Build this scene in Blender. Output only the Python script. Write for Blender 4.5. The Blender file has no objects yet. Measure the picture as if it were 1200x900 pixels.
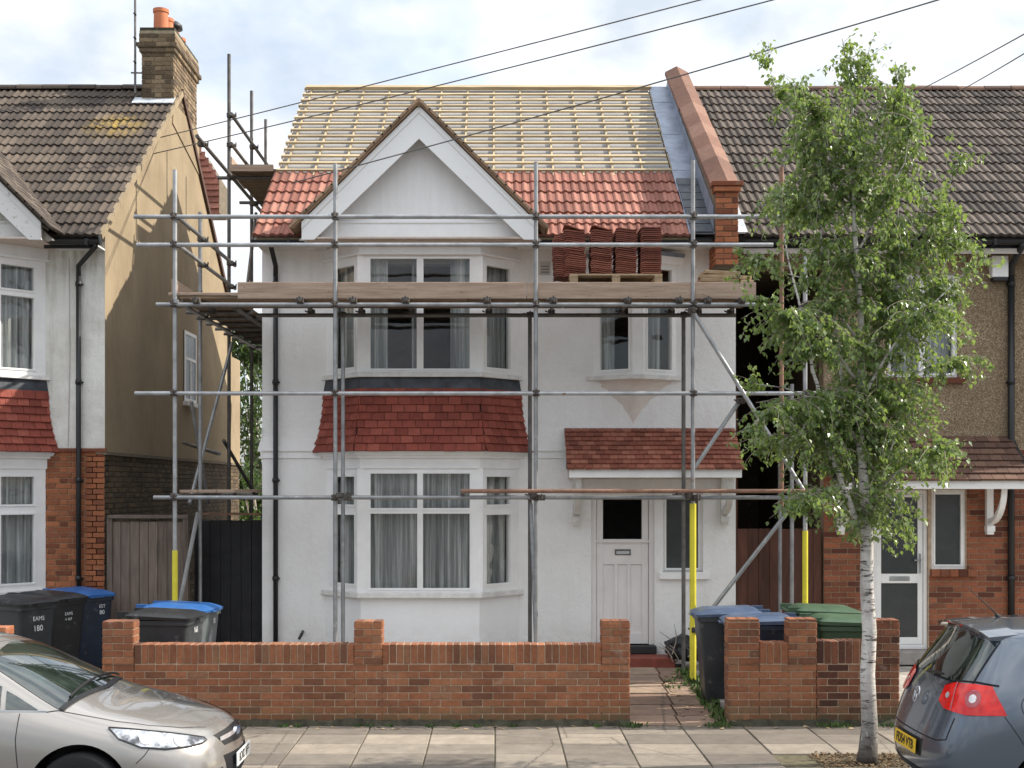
import bpy, bmesh, math, random
from math import radians as R, sin, cos, pi, sqrt, atan2
from mathutils import Vector, Matrix, noise
from mathutils.bvhtree import BVHTree
random.seed(7)
S = bpy.context.scene
COL = S.collection
# ------------------------------------------------------------------ camera
EYE = 2.55
cam_d = bpy.data.cameras.new('camera'); cam = bpy.data.objects.new('camera', cam_d); COL.objects.link(cam)
cam.location = (0, 0, EYE); cam.rotation_euler = (R(90), 0, 0)
cam_d.sensor_width = 36; cam_d.lens = 45; cam_d.shift_x = 20/1200; cam_d.shift_y = 120/1200
cam_d.clip_start = 0.1; cam_d.clip_end = 2000
S.camera = cam
# ------------------------------------------------------------------ light
SUN_EL, SUN_AZ = 38.0, 9.0            # azimuth: degrees behind the house fronts, counted from +X
sd = Vector((cos(R(SUN_EL))*cos(R(SUN_AZ)), cos(R(SUN_EL))*sin(R(SUN_AZ)), sin(R(SUN_EL))))
sl = bpy.data.lights.new('sun', 'SUN'); sun = bpy.data.objects.new('sun', sl); COL.objects.link(sun)
sl.energy = 2.0; sl.angle = R(0.6); sl.color = (1.0, 0.93, 0.82)
sun.rotation_euler = (-sd).to_track_quat('-Z', 'Y').to_euler(); sun.location = (12, 4, 14)
W = bpy.data.worlds.new('World'); S.world = W; W.use_nodes = True
wn, wl = W.node_tree.nodes, W.node_tree.links
wn.clear()
wo = wn.new('ShaderNodeOutputWorld'); bg = wn.new('ShaderNodeBackground'); bg2 = wn.new('ShaderNodeBackground'); mx = wn.new('ShaderNodeMixShader')
sky = wn.new('ShaderNodeTexSky'); sky.sky_type = 'NISHITA'; sky.sun_disc = False
sky.sun_elevation = R(SUN_EL); sky.sun_rotation = R(90-SUN_AZ); sky.air_density = 1.0; sky.dust_density = 1.5
bg.inputs['Strength'].default_value = 0.07
tc = wn.new('ShaderNodeTexCoord'); mp = wn.new('ShaderNodeMapping'); mp.inputs['Scale'].default_value = (1.6, 1.0, 2.6)
mp.inputs['Location'].default_value = (0.35, 0.2, 0.1)
nz = wn.new('ShaderNodeTexNoise'); nz.inputs['Scale'].default_value = 2.3; nz.inputs['Detail'].default_value = 7; nz.inputs['Roughness'].default_value = 0.52
cr = wn.new('ShaderNodeValToRGB'); cr.color_ramp.elements[0].position = 0.36; cr.color_ramp.elements[1].position = 0.54
cr.color_ramp.elements[0].color = (0.45, 0.45, 0.45, 1)
nz2 = wn.new('ShaderNodeTexNoise'); nz2.inputs['Scale'].default_value = 3.7; nz2.inputs['Detail'].default_value = 6
cr2 = wn.new('ShaderNodeValToRGB'); cr2.color_ramp.elements[0].position = 0.38; cr2.color_ramp.elements[1].position = 0.60
cr2.color_ramp.elements[0].color = (0.50, 0.56, 0.63, 1); cr2.color_ramp.elements[1].color = (0.93, 0.94, 0.96, 1)
sp = wn.new('ShaderNodeSeparateXYZ'); mh = wn.new('ShaderNodeMath'); mh.operation = 'MULTIPLY_ADD'; mh.inputs[1].default_value = 0.64; mh.inputs[2].default_value = 0.225
mc = wn.new('ShaderNodeMath'); mc.operation = 'MAXIMUM'; mc.inputs[1].default_value = 0.225
wl.new(tc.outputs['Generated'], sp.inputs[0]); wl.new(sp.outputs[2], mh.inputs[0]); wl.new(mh.outputs[0], mc.inputs[0]); wl.new(mc.outputs[0], bg2.inputs['Strength'])   # a cloudy sky brightens towards the zenith
wl.new(tc.outputs['Generated'], mp.inputs['Vector']); wl.new(mp.outputs[0], nz.inputs['Vector']); wl.new(mp.outputs[0], nz2.inputs['Vector'])
wl.new(nz.outputs['Fac'], cr.inputs[0]); wl.new(nz2.outputs['Fac'], cr2.inputs[0])
wl.new(sky.outputs[0], bg.inputs['Color']); wl.new(cr2.outputs[0], bg2.inputs['Color'])
wl.new(cr.outputs[0], mx.inputs[0]); wl.new(bg.outputs[0], mx.inputs[1]); wl.new(bg2.outputs[0], mx.inputs[2]); wl.new(mx.outputs[0], wo.inputs[0])
S.view_settings.view_transform = 'Standard'; S.view_settings.look = 'None'
S.view_settings.exposure = 1.74; S.view_settings.gamma = 1.0
S.cycles.max_bounces = 8; S.cycles.transparent_max_bounces = 12

# ------------------------------------------------------------------ materials
M = {}
class NT:
    def __init__(s, name):
        m = bpy.data.materials.new(name); m.use_nodes = True; s.m = m
        s.n = m.node_tree.nodes; s.l = m.node_tree.links
        s.b = s.n['Principled BSDF']; s.out = s.n['Material Output']
        M[name] = m
    def new(s, t): return s.n.new('ShaderNode'+t)
    def link(s, a, b): s.l.new(a, b)
    def pos(s, scale=(1,1,1), obj=False):
        if obj: v = s.new('TexCoord').outputs['Object']
        else: v = s.new('NewGeometry').outputs['Position']
        mp = s.new('Mapping'); mp.inputs['Scale'].default_value = scale; s.link(v, mp.inputs[0]); return mp.outputs[0]
    def noise(s, vec, scale, detail=4, rough=0.55):
        n = s.new('TexNoise'); n.inputs['Scale'].default_value = scale; n.inputs['Detail'].default_value = detail; n.inputs['Roughness'].default_value = rough
        s.link(vec, n.inputs['Vector']); return n.outputs['Fac']
    def ramp(s, fac, stops, interp='LINEAR'):
        r = s.new('ValToRGB'); e = r.color_ramp; e.interpolation = interp
        while len(e.elements) < len(stops): e.elements.new(0.5)
        for el, (p, c) in zip(e.elements, stops):
            el.position = p; el.color = (*c, 1) if not isinstance(c, (int, float)) else (c, c, c, 1)
        s.link(fac, r.inputs[0]); return r.outputs[0]
    def mix(s, fac, a, b, mode='MIX'):
        x = s.new('MixRGB'); x.blend_type = mode
        for i, v in enumerate((fac, a, b)):
            if hasattr(v, 'is_output') or hasattr(v, 'links'): s.link(v, x.inputs[i])
            elif isinstance(v, (int, float)): x.inputs[i].default_value = v if i == 0 else (v, v, v, 1)
            else: x.inputs[i].default_value = (*v, 1)
        return x.outputs[0]
    def rnd(s):
        o = s.new('ObjectInfo').outputs['Random']; g = s.new('NewGeometry').outputs['Random Per Island']
        a = s.new('Math'); a.operation = 'ADD'; s.link(o, a.inputs[0]); s.link(g, a.inputs[1])
        f = s.new('Math'); f.operation = 'FRACT'; s.link(a.outputs[0], f.inputs[0]); return f.outputs[0]
    def bump(s, h, strength, dist=0.01):
        b = s.new('Bump'); b.inputs['Strength'].default_value = strength; b.inputs['Distance'].default_value = dist
        s.link(h, b.inputs['Height']); s.link(b.outputs[0], s.b.inputs['Normal'])
    def base(s, c):
        if hasattr(c, 'links'): s.link(c, s.b.inputs['Base Color'])
        else: s.b.inputs['Base Color'].default_value = (*c, 1)
    def set(s, rough=0.8, metal=0.0, spec=0.4, coat=0.0):
        s.b.inputs['Roughness'].default_value = rough; s.b.inputs['Metallic'].default_value = metal
        s.b.inputs['Specular IOR Level'].default_value = spec; s.b.inputs['Coat Weight'].default_value = coat
        s.b.inputs['Coat Roughness'].default_value = 0.04
        return s

def simple(name, c, rough=0.7, metal=0.0, var=0.18, nscale=3.0, bumps=0.0, bscale=60, stretch=(1,1,1), obj=False, rnd=0.0, spec=0.4, coat=0.0):
    t = NT(name).set(rough, metal, spec, coat)
    v = t.pos(stretch, obj)
    lo = tuple(x*(1-var) for x in c); hi = tuple(min(1, x*(1+var)) for x in c)
    col = t.ramp(t.noise(v, nscale, 5, 0.62), [(0.3, lo), (0.7, hi)])
    if rnd:
        k = t.ramp(t.rnd(), [(0, 1-rnd), (1, 1+rnd*0.6)])
        col = t.mix(1.0, col, k, 'MULTIPLY')
    t.base(col)
    if bumps: t.bump(t.noise(v, bscale, 4), bumps)
    return t

def brickmat(name, stops, bscale=70, moss=0.0, grime=0.35):
    t = NT(name).set(0.88)
    col = t.ramp(t.rnd(), stops)
    v = t.pos()
    col = t.mix(grime, col, t.ramp(t.noise(v, 26, 6, .7), [(.3, (.35, .3, .28)), (.65, (1, 1, 1))]), 'MULTIPLY')
    col = t.mix(t.ramp(t.noise(v, 1.3, 5, .65), [(.45, 0.0), (.75, 0.55)]), col, tuple(x*.45 for x in stops[0][1]))
    col = t.mix(t.ramp(t.noise(v, 3.4, 7, .75), [(.60, 0.0), (.74, .38)]), col, (.46, .40, .33))
    col = t.mix(t.ramp(t.noise(v, 55, 3, .6), [(.66, 0.0), (.70, .6)]), col, (.05, .03, .022))
    if moss:
        sep = t.new('SeparateXYZ'); t.link(t.pos(), sep.inputs[0])
        mr = t.new('MapRange'); mr.inputs['From Min'].default_value = 0.30; mr.inputs['From Max'].default_value = 0.0; t.link(sep.outputs[2], mr.inputs[0])
        mm = t.mix(1.0, mr.outputs[0], t.ramp(t.noise(v, 4, 5, .7), [(.35, 0.0), (.6, 1.0)]), 'MULTIPLY')
        mm = t.mix(1.0, mm, moss, 'MULTIPLY')
        col = t.mix(mm, col, (.10, .095, .045))
    t.base(col); t.bump(t.noise(v, bscale, 4), 0.5, 0.006)
    return t

# masonry
RED = [(0, (.13, .038, .020)), (.3, (.21, .058, .030)), (.6, (.26, .075, .036)), (.85, (.31, .095, .045)), (1, (.17, .075, .045))]
brickmat('garden_brick', [(0, (.17, .078, .045)), (.15, (.25, .098, .050)), (.6, (.335, .130, .062)), (.85, (.40, .165, .080)), (1, (.27, .14, .078))], moss=0.9, grime=.5)
brickmat('old_garden_brick', [(0, (.075, .032, .022)), (.4, (.21, .08, .045)), (.75, (.29, .11, .058)), (1, (.31, .15, .085))], moss=1.0, grime=.7)
brickmat('orange_brick', [(0, (.17, .055, .028)), (.3, (.36, .125, .055)), (.7, (.46, .17, .075)), (1, (.24, .085, .045))])
brickmat('red_house_brick', [(0, (.11, .036, .022)), (.3, (.27, .09, .045)), (.7, (.35, .122, .06)), (1, (.19, .075, .042))])
brickmat('stock_brick', [(0, (.055, .04, .026)), (.4, (.115, .08, .045)), (.8, (.17, .12, .065)), (1, (.08, .055, .035))], grime=.8)
brickmat('chimney_brick', [(0, (.09, .065, .04)), (.4, (.21, .15, .09)), (.8, (.33, .245, .15)), (1, (.17, .12, .075))], grime=.55)
simple('mortar', (.44, .33, .235), .95, var=.25, nscale=12, bumps=.4)
simple('chimney_mortar', (.30, .25, .17), .95, var=.3, nscale=9, bumps=.4)
simple('dark_mortar', (.15, .12, .085), .95, var=.3, nscale=9, bumps=.4)
simple('orange_mortar', (.40, .27, .17), .95, var=.25, nscale=9, bumps=.4)

def stucco(name, c, dirt, dirtc, bump=.9, bsc=38):
    t = NT(name).set(.9, spec=.2)
    v = t.pos(); n1 = t.noise(v, 1.1, 7, .68); n2 = t.noise(t.pos((3, 3, .5)), 2.2, 6, .7)
    col = t.mix(t.ramp(n1, [(.42, 0.0), (.78, dirt)]), c, dirtc)
    col = t.mix(t.ramp(n2, [(.55, 0.0), (.8, dirt*.7)]), col, dirtc)
    st = t.noise(t.pos((7, 7, .35)), 1.6, 5, .6); col = t.mix(t.ramp(st, [(.60, 0.0), (.80, dirt*.5)]), col, dirtc)
    col = t.mix(t.ramp(t.noise(v, 22, 6, .75), [(.66, 0.0), (.74, dirt*.9)]), col, tuple(x*.5 for x in dirtc))
    sp_ = t.new('SeparateXYZ'); t.link(t.pos(), sp_.inputs[0]); m_ = t.new('MapRange'); m_.inputs['From Min'].default_value = .75; m_.inputs['From Max'].default_value = .10; t.link(sp_.outputs[2], m_.inputs[0])
    col = t.mix(t.mix(1.0, m_.outputs[0], t.ramp(t.noise(t.pos((1, 1, 1.6)), 5, 6, .75), [(.35, 0.0), (.7, .55)]), 'MULTIPLY'), col, (.34, .30, .24))
    m2 = t.new('MapRange'); m2.inputs['From Min'].default_value = 4.9; m2.inputs['From Max'].default_value = 5.9; t.link(sp_.outputs[2], m2.inputs[0])
    col = t.mix(t.mix(1.0, m2.outputs[0], t.ramp(t.noise(t.pos((6, 6, .5)), 1.5, 6, .7), [(.42, 0.0), (.7, dirt*1.3)]), 'MULTIPLY'), col, dirtc)
    t.base(col)
    vo = t.new('TexVoronoi'); vo.inputs['Scale'].default_value = 11; t.link(v, vo.inputs['Vector'])
    h = t.mix(.5, t.noise(v, bsc, 5, .6), t.mix(.5, t.noise(v, 9, 3, .5), vo.outputs['Distance']))
    t.bump(h, bump, .02)
    return t
stucco('white_stucco', (.84, .83, .815), .26, (.50, .44, .38), .75)
stucco('old_stucco', (.76, .75, .70), .7, (.30, .27, .22), .8)
stucco('bay_stucco', (.85, .845, .84), .15, (.55, .50, .46), .35)
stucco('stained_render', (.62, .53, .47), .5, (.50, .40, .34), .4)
stucco('patched_render', (.74, .68, .63), .9, (.60, .50, .44), .5)
t = NT('tan_render').set(.92, spec=.2); v = t.pos()
col = t.mix(t.ramp(t.noise(v, .9, 6, .65), [(.35, 0.0), (.75, 1.0)]), (.33, .26, .17), (.22, .17, .11))
col = t.mix(t.ramp(t.noise(t.pos((1, 4, .35)), 2.5, 6, .7), [(.55, 0.0), (.8, .7)]), col, (.20, .14, .08))
t.base(col); t.bump(t.noise(v, 25, 5), .35, .01)
t = NT('pebble_dash').set(.9); v = t.pos()
vo = t.new('TexVoronoi'); vo.inputs['Scale'].default_value = 80; t.link(v, vo.inputs['Vector'])
sep = t.new('SeparateColor'); t.link(vo.outputs['Color'], sep.inputs[0])
col = t.ramp(sep.outputs[0], [(0, (.15, .105, .065)), (.5, (.27, .195, .12)), (.8, (.37, .28, .18)), (1, (.48, .39, .28))])
col = t.mix(t.ramp(t.noise(v, 1.2, 5, .6), [(.4, 0.0), (.8, .45)]), col, (.12, .085, .05))
t.base(col); t.bump(vo.outputs['Distance'], .9, .012)
# roofs
def rooftile(name, stops, patch=None, bsc=40, rough=.85, lich=0.0):
    t = NT(name).set(rough); v = t.pos()
    col = t.ramp(t.rnd(), stops)
    col = t.mix(.55, col, t.ramp(t.noise(v, 14, 6, .75), [(.3, (.5, .5, .5)), (.7, (1.25, 1.2, 1.15))]), 'MULTIPLY')
    col = t.mix(t.ramp(t.noise(v, .8, 5, .6), [(.45, 0.0), (.75, .5)]), col, tuple(x*.5 for x in stops[0][1]))
    if lich: col = t.mix(t.ramp(t.noise(v, 45, 4, .8), [(.60, 0.0), (.68, lich)]), col, (.42, .40, .33))
    if patch:
        sep = t.new('SeparateXYZ'); t.link(t.pos(), sep.inputs[0])
        d = t.new('VectorMath'); d.operation = 'DISTANCE'; t.link(t.pos(), d.inputs[0]); d.inputs[1].default_value = patch
        f = t.mix(1.0, t.ramp(d.outputs['Value'], [(.12, 1.0), (.62, 0.0)]), t.ramp(t.noise(v, 7, 5, .7), [(.42, 0.0), (.6, .9)]), 'MULTIPLY')
        col = t.mix(f, col, (.32, .21, .035))
    t.base(col); t.bump(t.noise(v, bsc, 4), .4, .008)
rooftile('red_roof_tile', [(0, (.21, .080, .055)), (.5, (.30, .118, .085)), (1, (.40, .185, .135))])
rooftile('grey_roof_tile', [(0, (.044, .034, .028)), (.5, (.082, .063, .051)), (1, (.13, .102, .083))], lich=.45)
rooftile('old_roof_tile', [(0, (.042, .031, .024)), (.5, (.080, .060, .045)), (1, (.13, .10, .075))], patch=(-6.05, 20.5, 8.25), lich=.4)
rooftile('skirt_tile', [(0, (.20, .046, .032)), (.5, (.27, .064, .043)), (1, (.33, .092, .062))])
rooftile('canopy_tile', [(0, (.20, .065, .042)), (.5, (.31, .105, .068)), (1, (.43, .175, .115))], lich=.3)
rooftile('brown_tile', [(0, (.085, .045, .032)), (.5, (.15, .08, .055)), (1, (.21, .12, .08))], lich=.3)
rooftile('stacked_tile', [(0, (.17, .055, .038)), (.5, (.25, .085, .057)), (1, (.33, .125, .085))])
rooftile('coping_tile', [(0, (.15, .072, .048)), (.5, (.22, .11, .072)), (1, (.29, .165, .115))])
rooftile('verge_tile', [(0, (.20, .14, .09)), (.5, (.32, .215, .14)), (1, (.42, .29, .19))], lich=.4)
simple('roof_felt', (.03, .028, .026), .9)
t = NT('membrane').set(.75, spec=.3); v = t.pos()
t.base(t.ramp(t.noise(t.pos((.6, 2, 2)), 3, 6, .7), [(.3, (.26, .255, .255)), (.7, (.38, .37, .36))])); t.bump(t.noise(t.pos((.5, 2, 2)), 7, 4), .5, .03)
simple('batten_wood', (.49, .385, .235), .75, var=.3, nscale=5, stretch=(.4, 4, 4), rnd=.22)
simple('counter_wood', (.48, .38, .23), .75, var=.15, nscale=5, rnd=.1)
simple('lead', (.22, .25, .31), .5, .35, var=.3, nscale=4, bumps=.25, bscale=14)
simple('dark_lead', (.05, .055, .065), .5, .2, var=.5, nscale=6, bumps=.2, bscale=10)
simple('pale_flashing', (.52, .55, .58), .6, .1, var=.35, nscale=6)
simple('terracotta', (.55, .19, .09), .8, var=.18, nscale=5, rnd=.1)
simple('cowl_metal', (.03, .03, .032), .5)
# joinery, glass
simple('white_paint', (.84, .83, .815), .45, var=.06, nscale=4)
t = NT('barge_paint').set(.5); v = t.pos()
t.base(t.mix(t.ramp(t.noise(t.pos((2, 2, 2)), 5, 6, .75), [(.58, 0.0), (.8, .5)]), (.85, .85, .84), (.50, .48, .45)))
t = NT('peeling_paint').set(.7); v = t.pos()
t.base(t.mix(t.ramp(t.noise(v, 14, 7, .8), [(.57, 0.0), (.66, 1.0)]), (.68, .67, .65), (.25, .22, .19)))
simple('sill_paint', (.66, .64, .61), .6, var=.16, nscale=6)
simple('door_paint', (.76, .72, .70), .5, var=.07, nscale=3)
simple('black_plastic', (.016, .016, .017), .42)
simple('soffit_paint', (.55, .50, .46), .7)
t = NT('glass'); n, l = t.n, t.l
tr = t.new('BsdfTransparent'); tr.inputs[0].default_value = (.86, .87, .865, 1); gl = t.new('BsdfGlossy'); gl.inputs['Roughness'].default_value = .015
bp = t.new('Bump'); bp.inputs['Strength'].default_value = .12; bp.inputs['Distance'].default_value = .03; l.new(t.noise(t.pos(), 2.3, 2), bp.inputs['Height']); l.new(bp.outputs[0], gl.inputs['Normal']); fr = t.new('Fresnel'); fr.inputs[0].default_value = 1.75; ms = t.new('MixShader'); gm = t.new('NewGeometry'); iv = t.new('Math'); iv.operation = 'SUBTRACT'; iv.inputs[0].default_value = 1; l.new(gm.outputs['Backfacing'], iv.inputs[1]); mu = t.new('Math'); mu.operation = 'MULTIPLY'; l.new(fr.outputs[0], mu.inputs[0]); l.new(iv.outputs[0], mu.inputs[1]); l.new(mu.outputs[0], ms.inputs[0]); l.new(tr.outputs[0], ms.inputs[1]); l.new(gl.outputs[0], ms.inputs[2]); l.new(ms.outputs[0], t.out.inputs[0])
simple('dark_glass', (.010, .013, .013), .03, spec=.7, var=.1)
simple('obscure_glass', (.040, .044, .044), .22, spec=.55, var=.3, nscale=2, bumps=.25, bscale=90)
t = NT('net_curtain').set(.95); v = t.pos()
t.base(t.ramp(t.noise(t.pos((1, 1, .03)), 11, 5, .7), [(.32, (.16, .165, .165)), (.5, (.42, .43, .43)), (.62, (.82, .82, .81))]))  # shading of the folds painted into the colour as pale and dark upright bands
simple('room_dark', (.32, .30, .28), .95)
# scaffold
t = simple('galvanised', (.34, .345, .35), .45, .55, var=.28, nscale=5, bumps=.15, bscale=80, rnd=.3)
def splash(t, c, lo=.62, sc=9, amt=.8):
    l_ = t.b.inputs['Base Color'].links[0].from_socket; t.base(t.mix(t.ramp(t.noise(t.pos(), sc, 6, .75), [(lo, 0.0), (lo+.05, amt)]), l_, c))
splash(t, (.52, .50, .46), .61, 8); splash(t, (.20, .10, .055), .63, 5, .7)
simple('galvanised_dull', (.16, .15, .14), .6, .5, var=.35, nscale=6, rnd=.25)
simple('rusty_tube', (.28, .16, .11), .75, .25, var=.35, nscale=7)
splash(simple('yellow_sleeve', (.66, .58, .045), .5, var=.10, nscale=5), (.33, .29, .12), .60, 9, .6)
simple('coupler_steel', (.10, .085, .075), .6, .6, var=.4, nscale=20)
t = NT('scaffold_wood').set(.85); v = t.pos()
wv = t.noise(t.pos((.6, 9, 9)), 3.5, 6, .7)
col = t.ramp(wv, [(.25, (.24, .165, .12)), (.55, (.41, .30, .225)), (.8, (.50, .385, .295))])
col = t.mix(t.ramp(t.noise(t.pos((2.2, 5, 5)), 3.2, 7, .75), [(.60, 0.0), (.66, .7)]), col, (.16, .075, .04))
t.base(t.mix(1.0, col, t.ramp(t.rnd(), [(0, .8), (1, 1.15)]), 'MULTIPLY')); t.bump(wv, .4, .01)
simple('deck_wood', (.20, .14, .09), .9, var=.35, nscale=3, stretch=(.8, 6, 6), rnd=.3, bumps=.3)
simple('pallet_wood', (.40, .29, .18), .8, var=.25, nscale=6, rnd=.2)
simple('fence_wood', (.155, .12, .098), .9, var=.35, nscale=4, stretch=(5, 5, .5), rnd=.22, bumps=.4, bscale=40)
simple('brown_fence', (.085, .034, .022), .8, var=.4, nscale=4, stretch=(5, 5, .5), rnd=.25, bumps=.3)
simple('black_gate_paint', (.010, .010, .012), .6, var=.5, nscale=6)
# ground
def paving(name, stops, g=.35):
    t = NT(name).set(.9, spec=.3); v = t.pos()
    col = t.ramp(t.rnd(), stops)
    col = t.mix(1.0, col, t.ramp(t.noise(v, 5, 7, .72), [(.25, 1-g), (.7, 1.08)]), 'MULTIPLY')
    col = t.mix(t.ramp(t.noise(v, 60, 3, .7), [(.62, 0.0), (.7, .35)]), col, (.10, .09, .08))
    col = t.mix(t.ramp(t.noise(v, 1.7, 7, .7), [(.50, 0.0), (.72, .55)]), col, (.13, .115, .095))
    vo = t.new('TexVoronoi'); vo.inputs['Scale'].default_value = 5.5; t.link(v, vo.inputs['Vector']); col = t.mix(t.ramp(vo.outputs['Distance'], [(.055, .7), (.085, 0.0)]), col, (.08, .075, .07))
    ve = t.new('TexVoronoi'); ve.feature = 'DISTANCE_TO_EDGE'; ve.inputs['Scale'].default_value = .55; t.link(t.mix(.06, v, t.new('TexNoise').outputs['Color']), ve.inputs['Vector']); col = t.mix(t.ramp(ve.outputs['Distance'], [(.0, .75), (.006, 0.0)]), col, (.07, .06, .05))
    t.base(col); t.bump(t.noise(v, 70, 4), .35, .006)
paving('paving', [(0, (.15, .128, .105)), (.35, (.205, .176, .145)), (.7, (.27, .23, .185)), (1, (.36, .305, .24))])
paving('path_slab', [(0, (.22, .14, .10)), (.5, (.30, .20, .145)), (1, (.36, .26, .19))])
simple('joint_soil', (.10, .085, .05), .95, var=.5, nscale=12)
simple('garden_ground', (.34, .31, .27), .95, var=.4, nscale=5, bumps=.6, bscale=25)
t = NT('asphalt').set(.92); v = t.pos(); t.base(t.ramp(t.noise(v, 90, 4, .7), [(.3, (.07, .07, .069)), (.7, (.13, .128, .124))])); t.bump(t.noise(v, 120, 3), .4, .005)
simple('kerb_stone', (.30, .28, .26), .9, var=.25, nscale=8, rnd=.12)
simple('bark_chips', (.22, .15, .085), .95, var=.5, nscale=30, rnd=.5)
simple('red_step', (.24, .06, .04), .6, var=.3, nscale=6)
simple('weed_leaf', (.075, .13, .03), .7, rnd=.5, var=.3)
simple('moss_fillet', (.055, .05, .032), .95, var=.6, nscale=9, bumps=.8, bscale=30)
# bins
splash(simple('bin_black', (.018, .019, .021), .42, var=.2, nscale=5), (.17, .165, .155), .60, 6, .45)
splash(simple('bin_charcoal', (.035, .038, .042), .4, var=.2, nscale=5), (.17, .165, .155), .60, 6, .45)
splash(simple('bin_grey', (.10, .115, .12), .45, var=.2, nscale=5), (.17, .165, .155), .60, 6, .45)
splash(simple('bin_navy', (.013, .022, .042), .38, var=.25, nscale=5), (.17, .165, .155), .60, 6, .45)
splash(simple('lid_blue', (.028, .115, .33), .36, var=.2, nscale=5), (.17, .165, .155), .60, 6, .45)
splash(simple('lid_navy', (.075, .105, .17), .34, var=.25, nscale=4), (.17, .165, .155), .60, 6, .45)
splash(simple('bin_green', (.055, .10, .055), .5, var=.2, nscale=5), (.17, .165, .155), .60, 6, .45)
simple('bin_mark', (.75, .76, .76), .6, var=.15, nscale=30)
# trees
t = NT('birch_bark').set(.75); v = t.pos((1, 1, 1))
col = t.mix(t.ramp(t.noise(t.pos((2, 2, 9)), 4.0, 6, .75), [(.53, 0.0), (.59, 1.0)]), t.ramp(t.noise(t.pos((3, 3, 1.2)), 3, 5, .7), [(.35, (.40, .36, .32)), (.6, (.62, .59, .55))]), (.05, .04, .035))
sep = t.new('SeparateXYZ'); t.link(t.pos(), sep.inputs[0]); mr = t.new('MapRange'); mr.inputs['From Min'].default_value = .85; mr.inputs['From Max'].default_value = .0; t.link(sep.outputs[2], mr.inputs[0])
col = t.mix(t.mix(1.0, mr.outputs[0], t.ramp(t.noise(t.pos((9, 9, 2)), 3, 5, .7), [(.30, 0.0), (.42, 1.0)]), 'MULTIPLY'), col, (.045, .037, .03))
t.base(col); t.bump(t.noise(t.pos((1, 1, 4)), 14, 4), .5, .01)
simple('twig_bark', (.30, .25, .21), .85, var=.4, nscale=9)
def leafmat(name, stops, tcol):
    t = NT(name).set(.34, spec=.6)
    r = t.new('NewGeometry').outputs['Random Per Island']
    col = t.ramp(r, stops); col = t.mix(.5, col, t.ramp(t.noise(t.pos(), 2.2, 3), [(.35, (.7, .7, .7)), (.65, (1.2, 1.2, 1.1))]), 'MULTIPLY')
    t.base(col)
    tl = t.new('BsdfTranslucent'); tl.inputs[0].default_value = (*tcol, 1); ms = t.new('MixShader'); ms.inputs[0].default_value = .33
    t.link(t.b.outputs[0], ms.inputs[1]); t.link(tl.outputs[0], ms.inputs[2]); t.link(ms.outputs[0], t.out.inputs[0])
leafmat('birch_leaf', [(0, (.055, .088, .034)), (.4, (.095, .150, .046)), (.8, (.155, .22, .066)), (1, (.28, .33, .14))], (.38, .52, .11))
leafmat('far_leaf', [(0, (.03, .055, .018)), (.5, (.06, .10, .03)), (1, (.11, .15, .05))], (.12, .2, .04))
# cars
t = NT('silver_paint').set(.24, .55, .5, 1.0); t.base((.36, .335, .305))
t = NT('grey_paint').set(.22, .5, .5, 1.0); t.base((.11, .13, .16))
simple('tyre', (.012, .012, .012), .8); simple('rim', (.35, .35, .36), .35, .8)
simple('car_black', (.012, .012, .013), .5)
t = NT('car_glass').set(.02, 0, .9, .6); t.base(t.ramp(t.noise(t.pos((1.4, 3, 3)), 1.4, 6, .7), [(.35, (.006, .010, .008)), (.6, (.025, .038, .030)), (.8, (.07, .10, .085))]))
t = NT('tail_red').set(.12, 0, .4, .35); t.base(t.ramp(t.noise(t.pos((1, 1, 1)), 9, 2), [(.4, (.55, .006, .006)), (.6, (.78, .02, .012))]))
simple('tail_ring', (.33, .03, .04), .15, coat=1.0)
simple('lamp_clear', (.60, .57, .57), .12, .35, var=.25, nscale=14, coat=1.0)
simple('chrome', (.62, .63, .65), .13, 1.0, var=.05); simple('emblem_blue', (.04, .10, .26), .2, .3, coat=1.0)
t = NT('headlamp').set(.06, .35, .7, 1.0); t.base(t.ramp(t.noise(t.pos((1, 1, 1)), 11, 4), [(.38, (.07, .075, .08)), (.47, (.34, .35, .37)), (.62, (.66, .68, .71))]))
simple('plate_white', (.78, .78, .76), .4, var=.03); simple('plate_yellow', (.74, .46, .02), .4, var=.05); simple('plate_text', (.01, .01, .01), .5)

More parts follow.
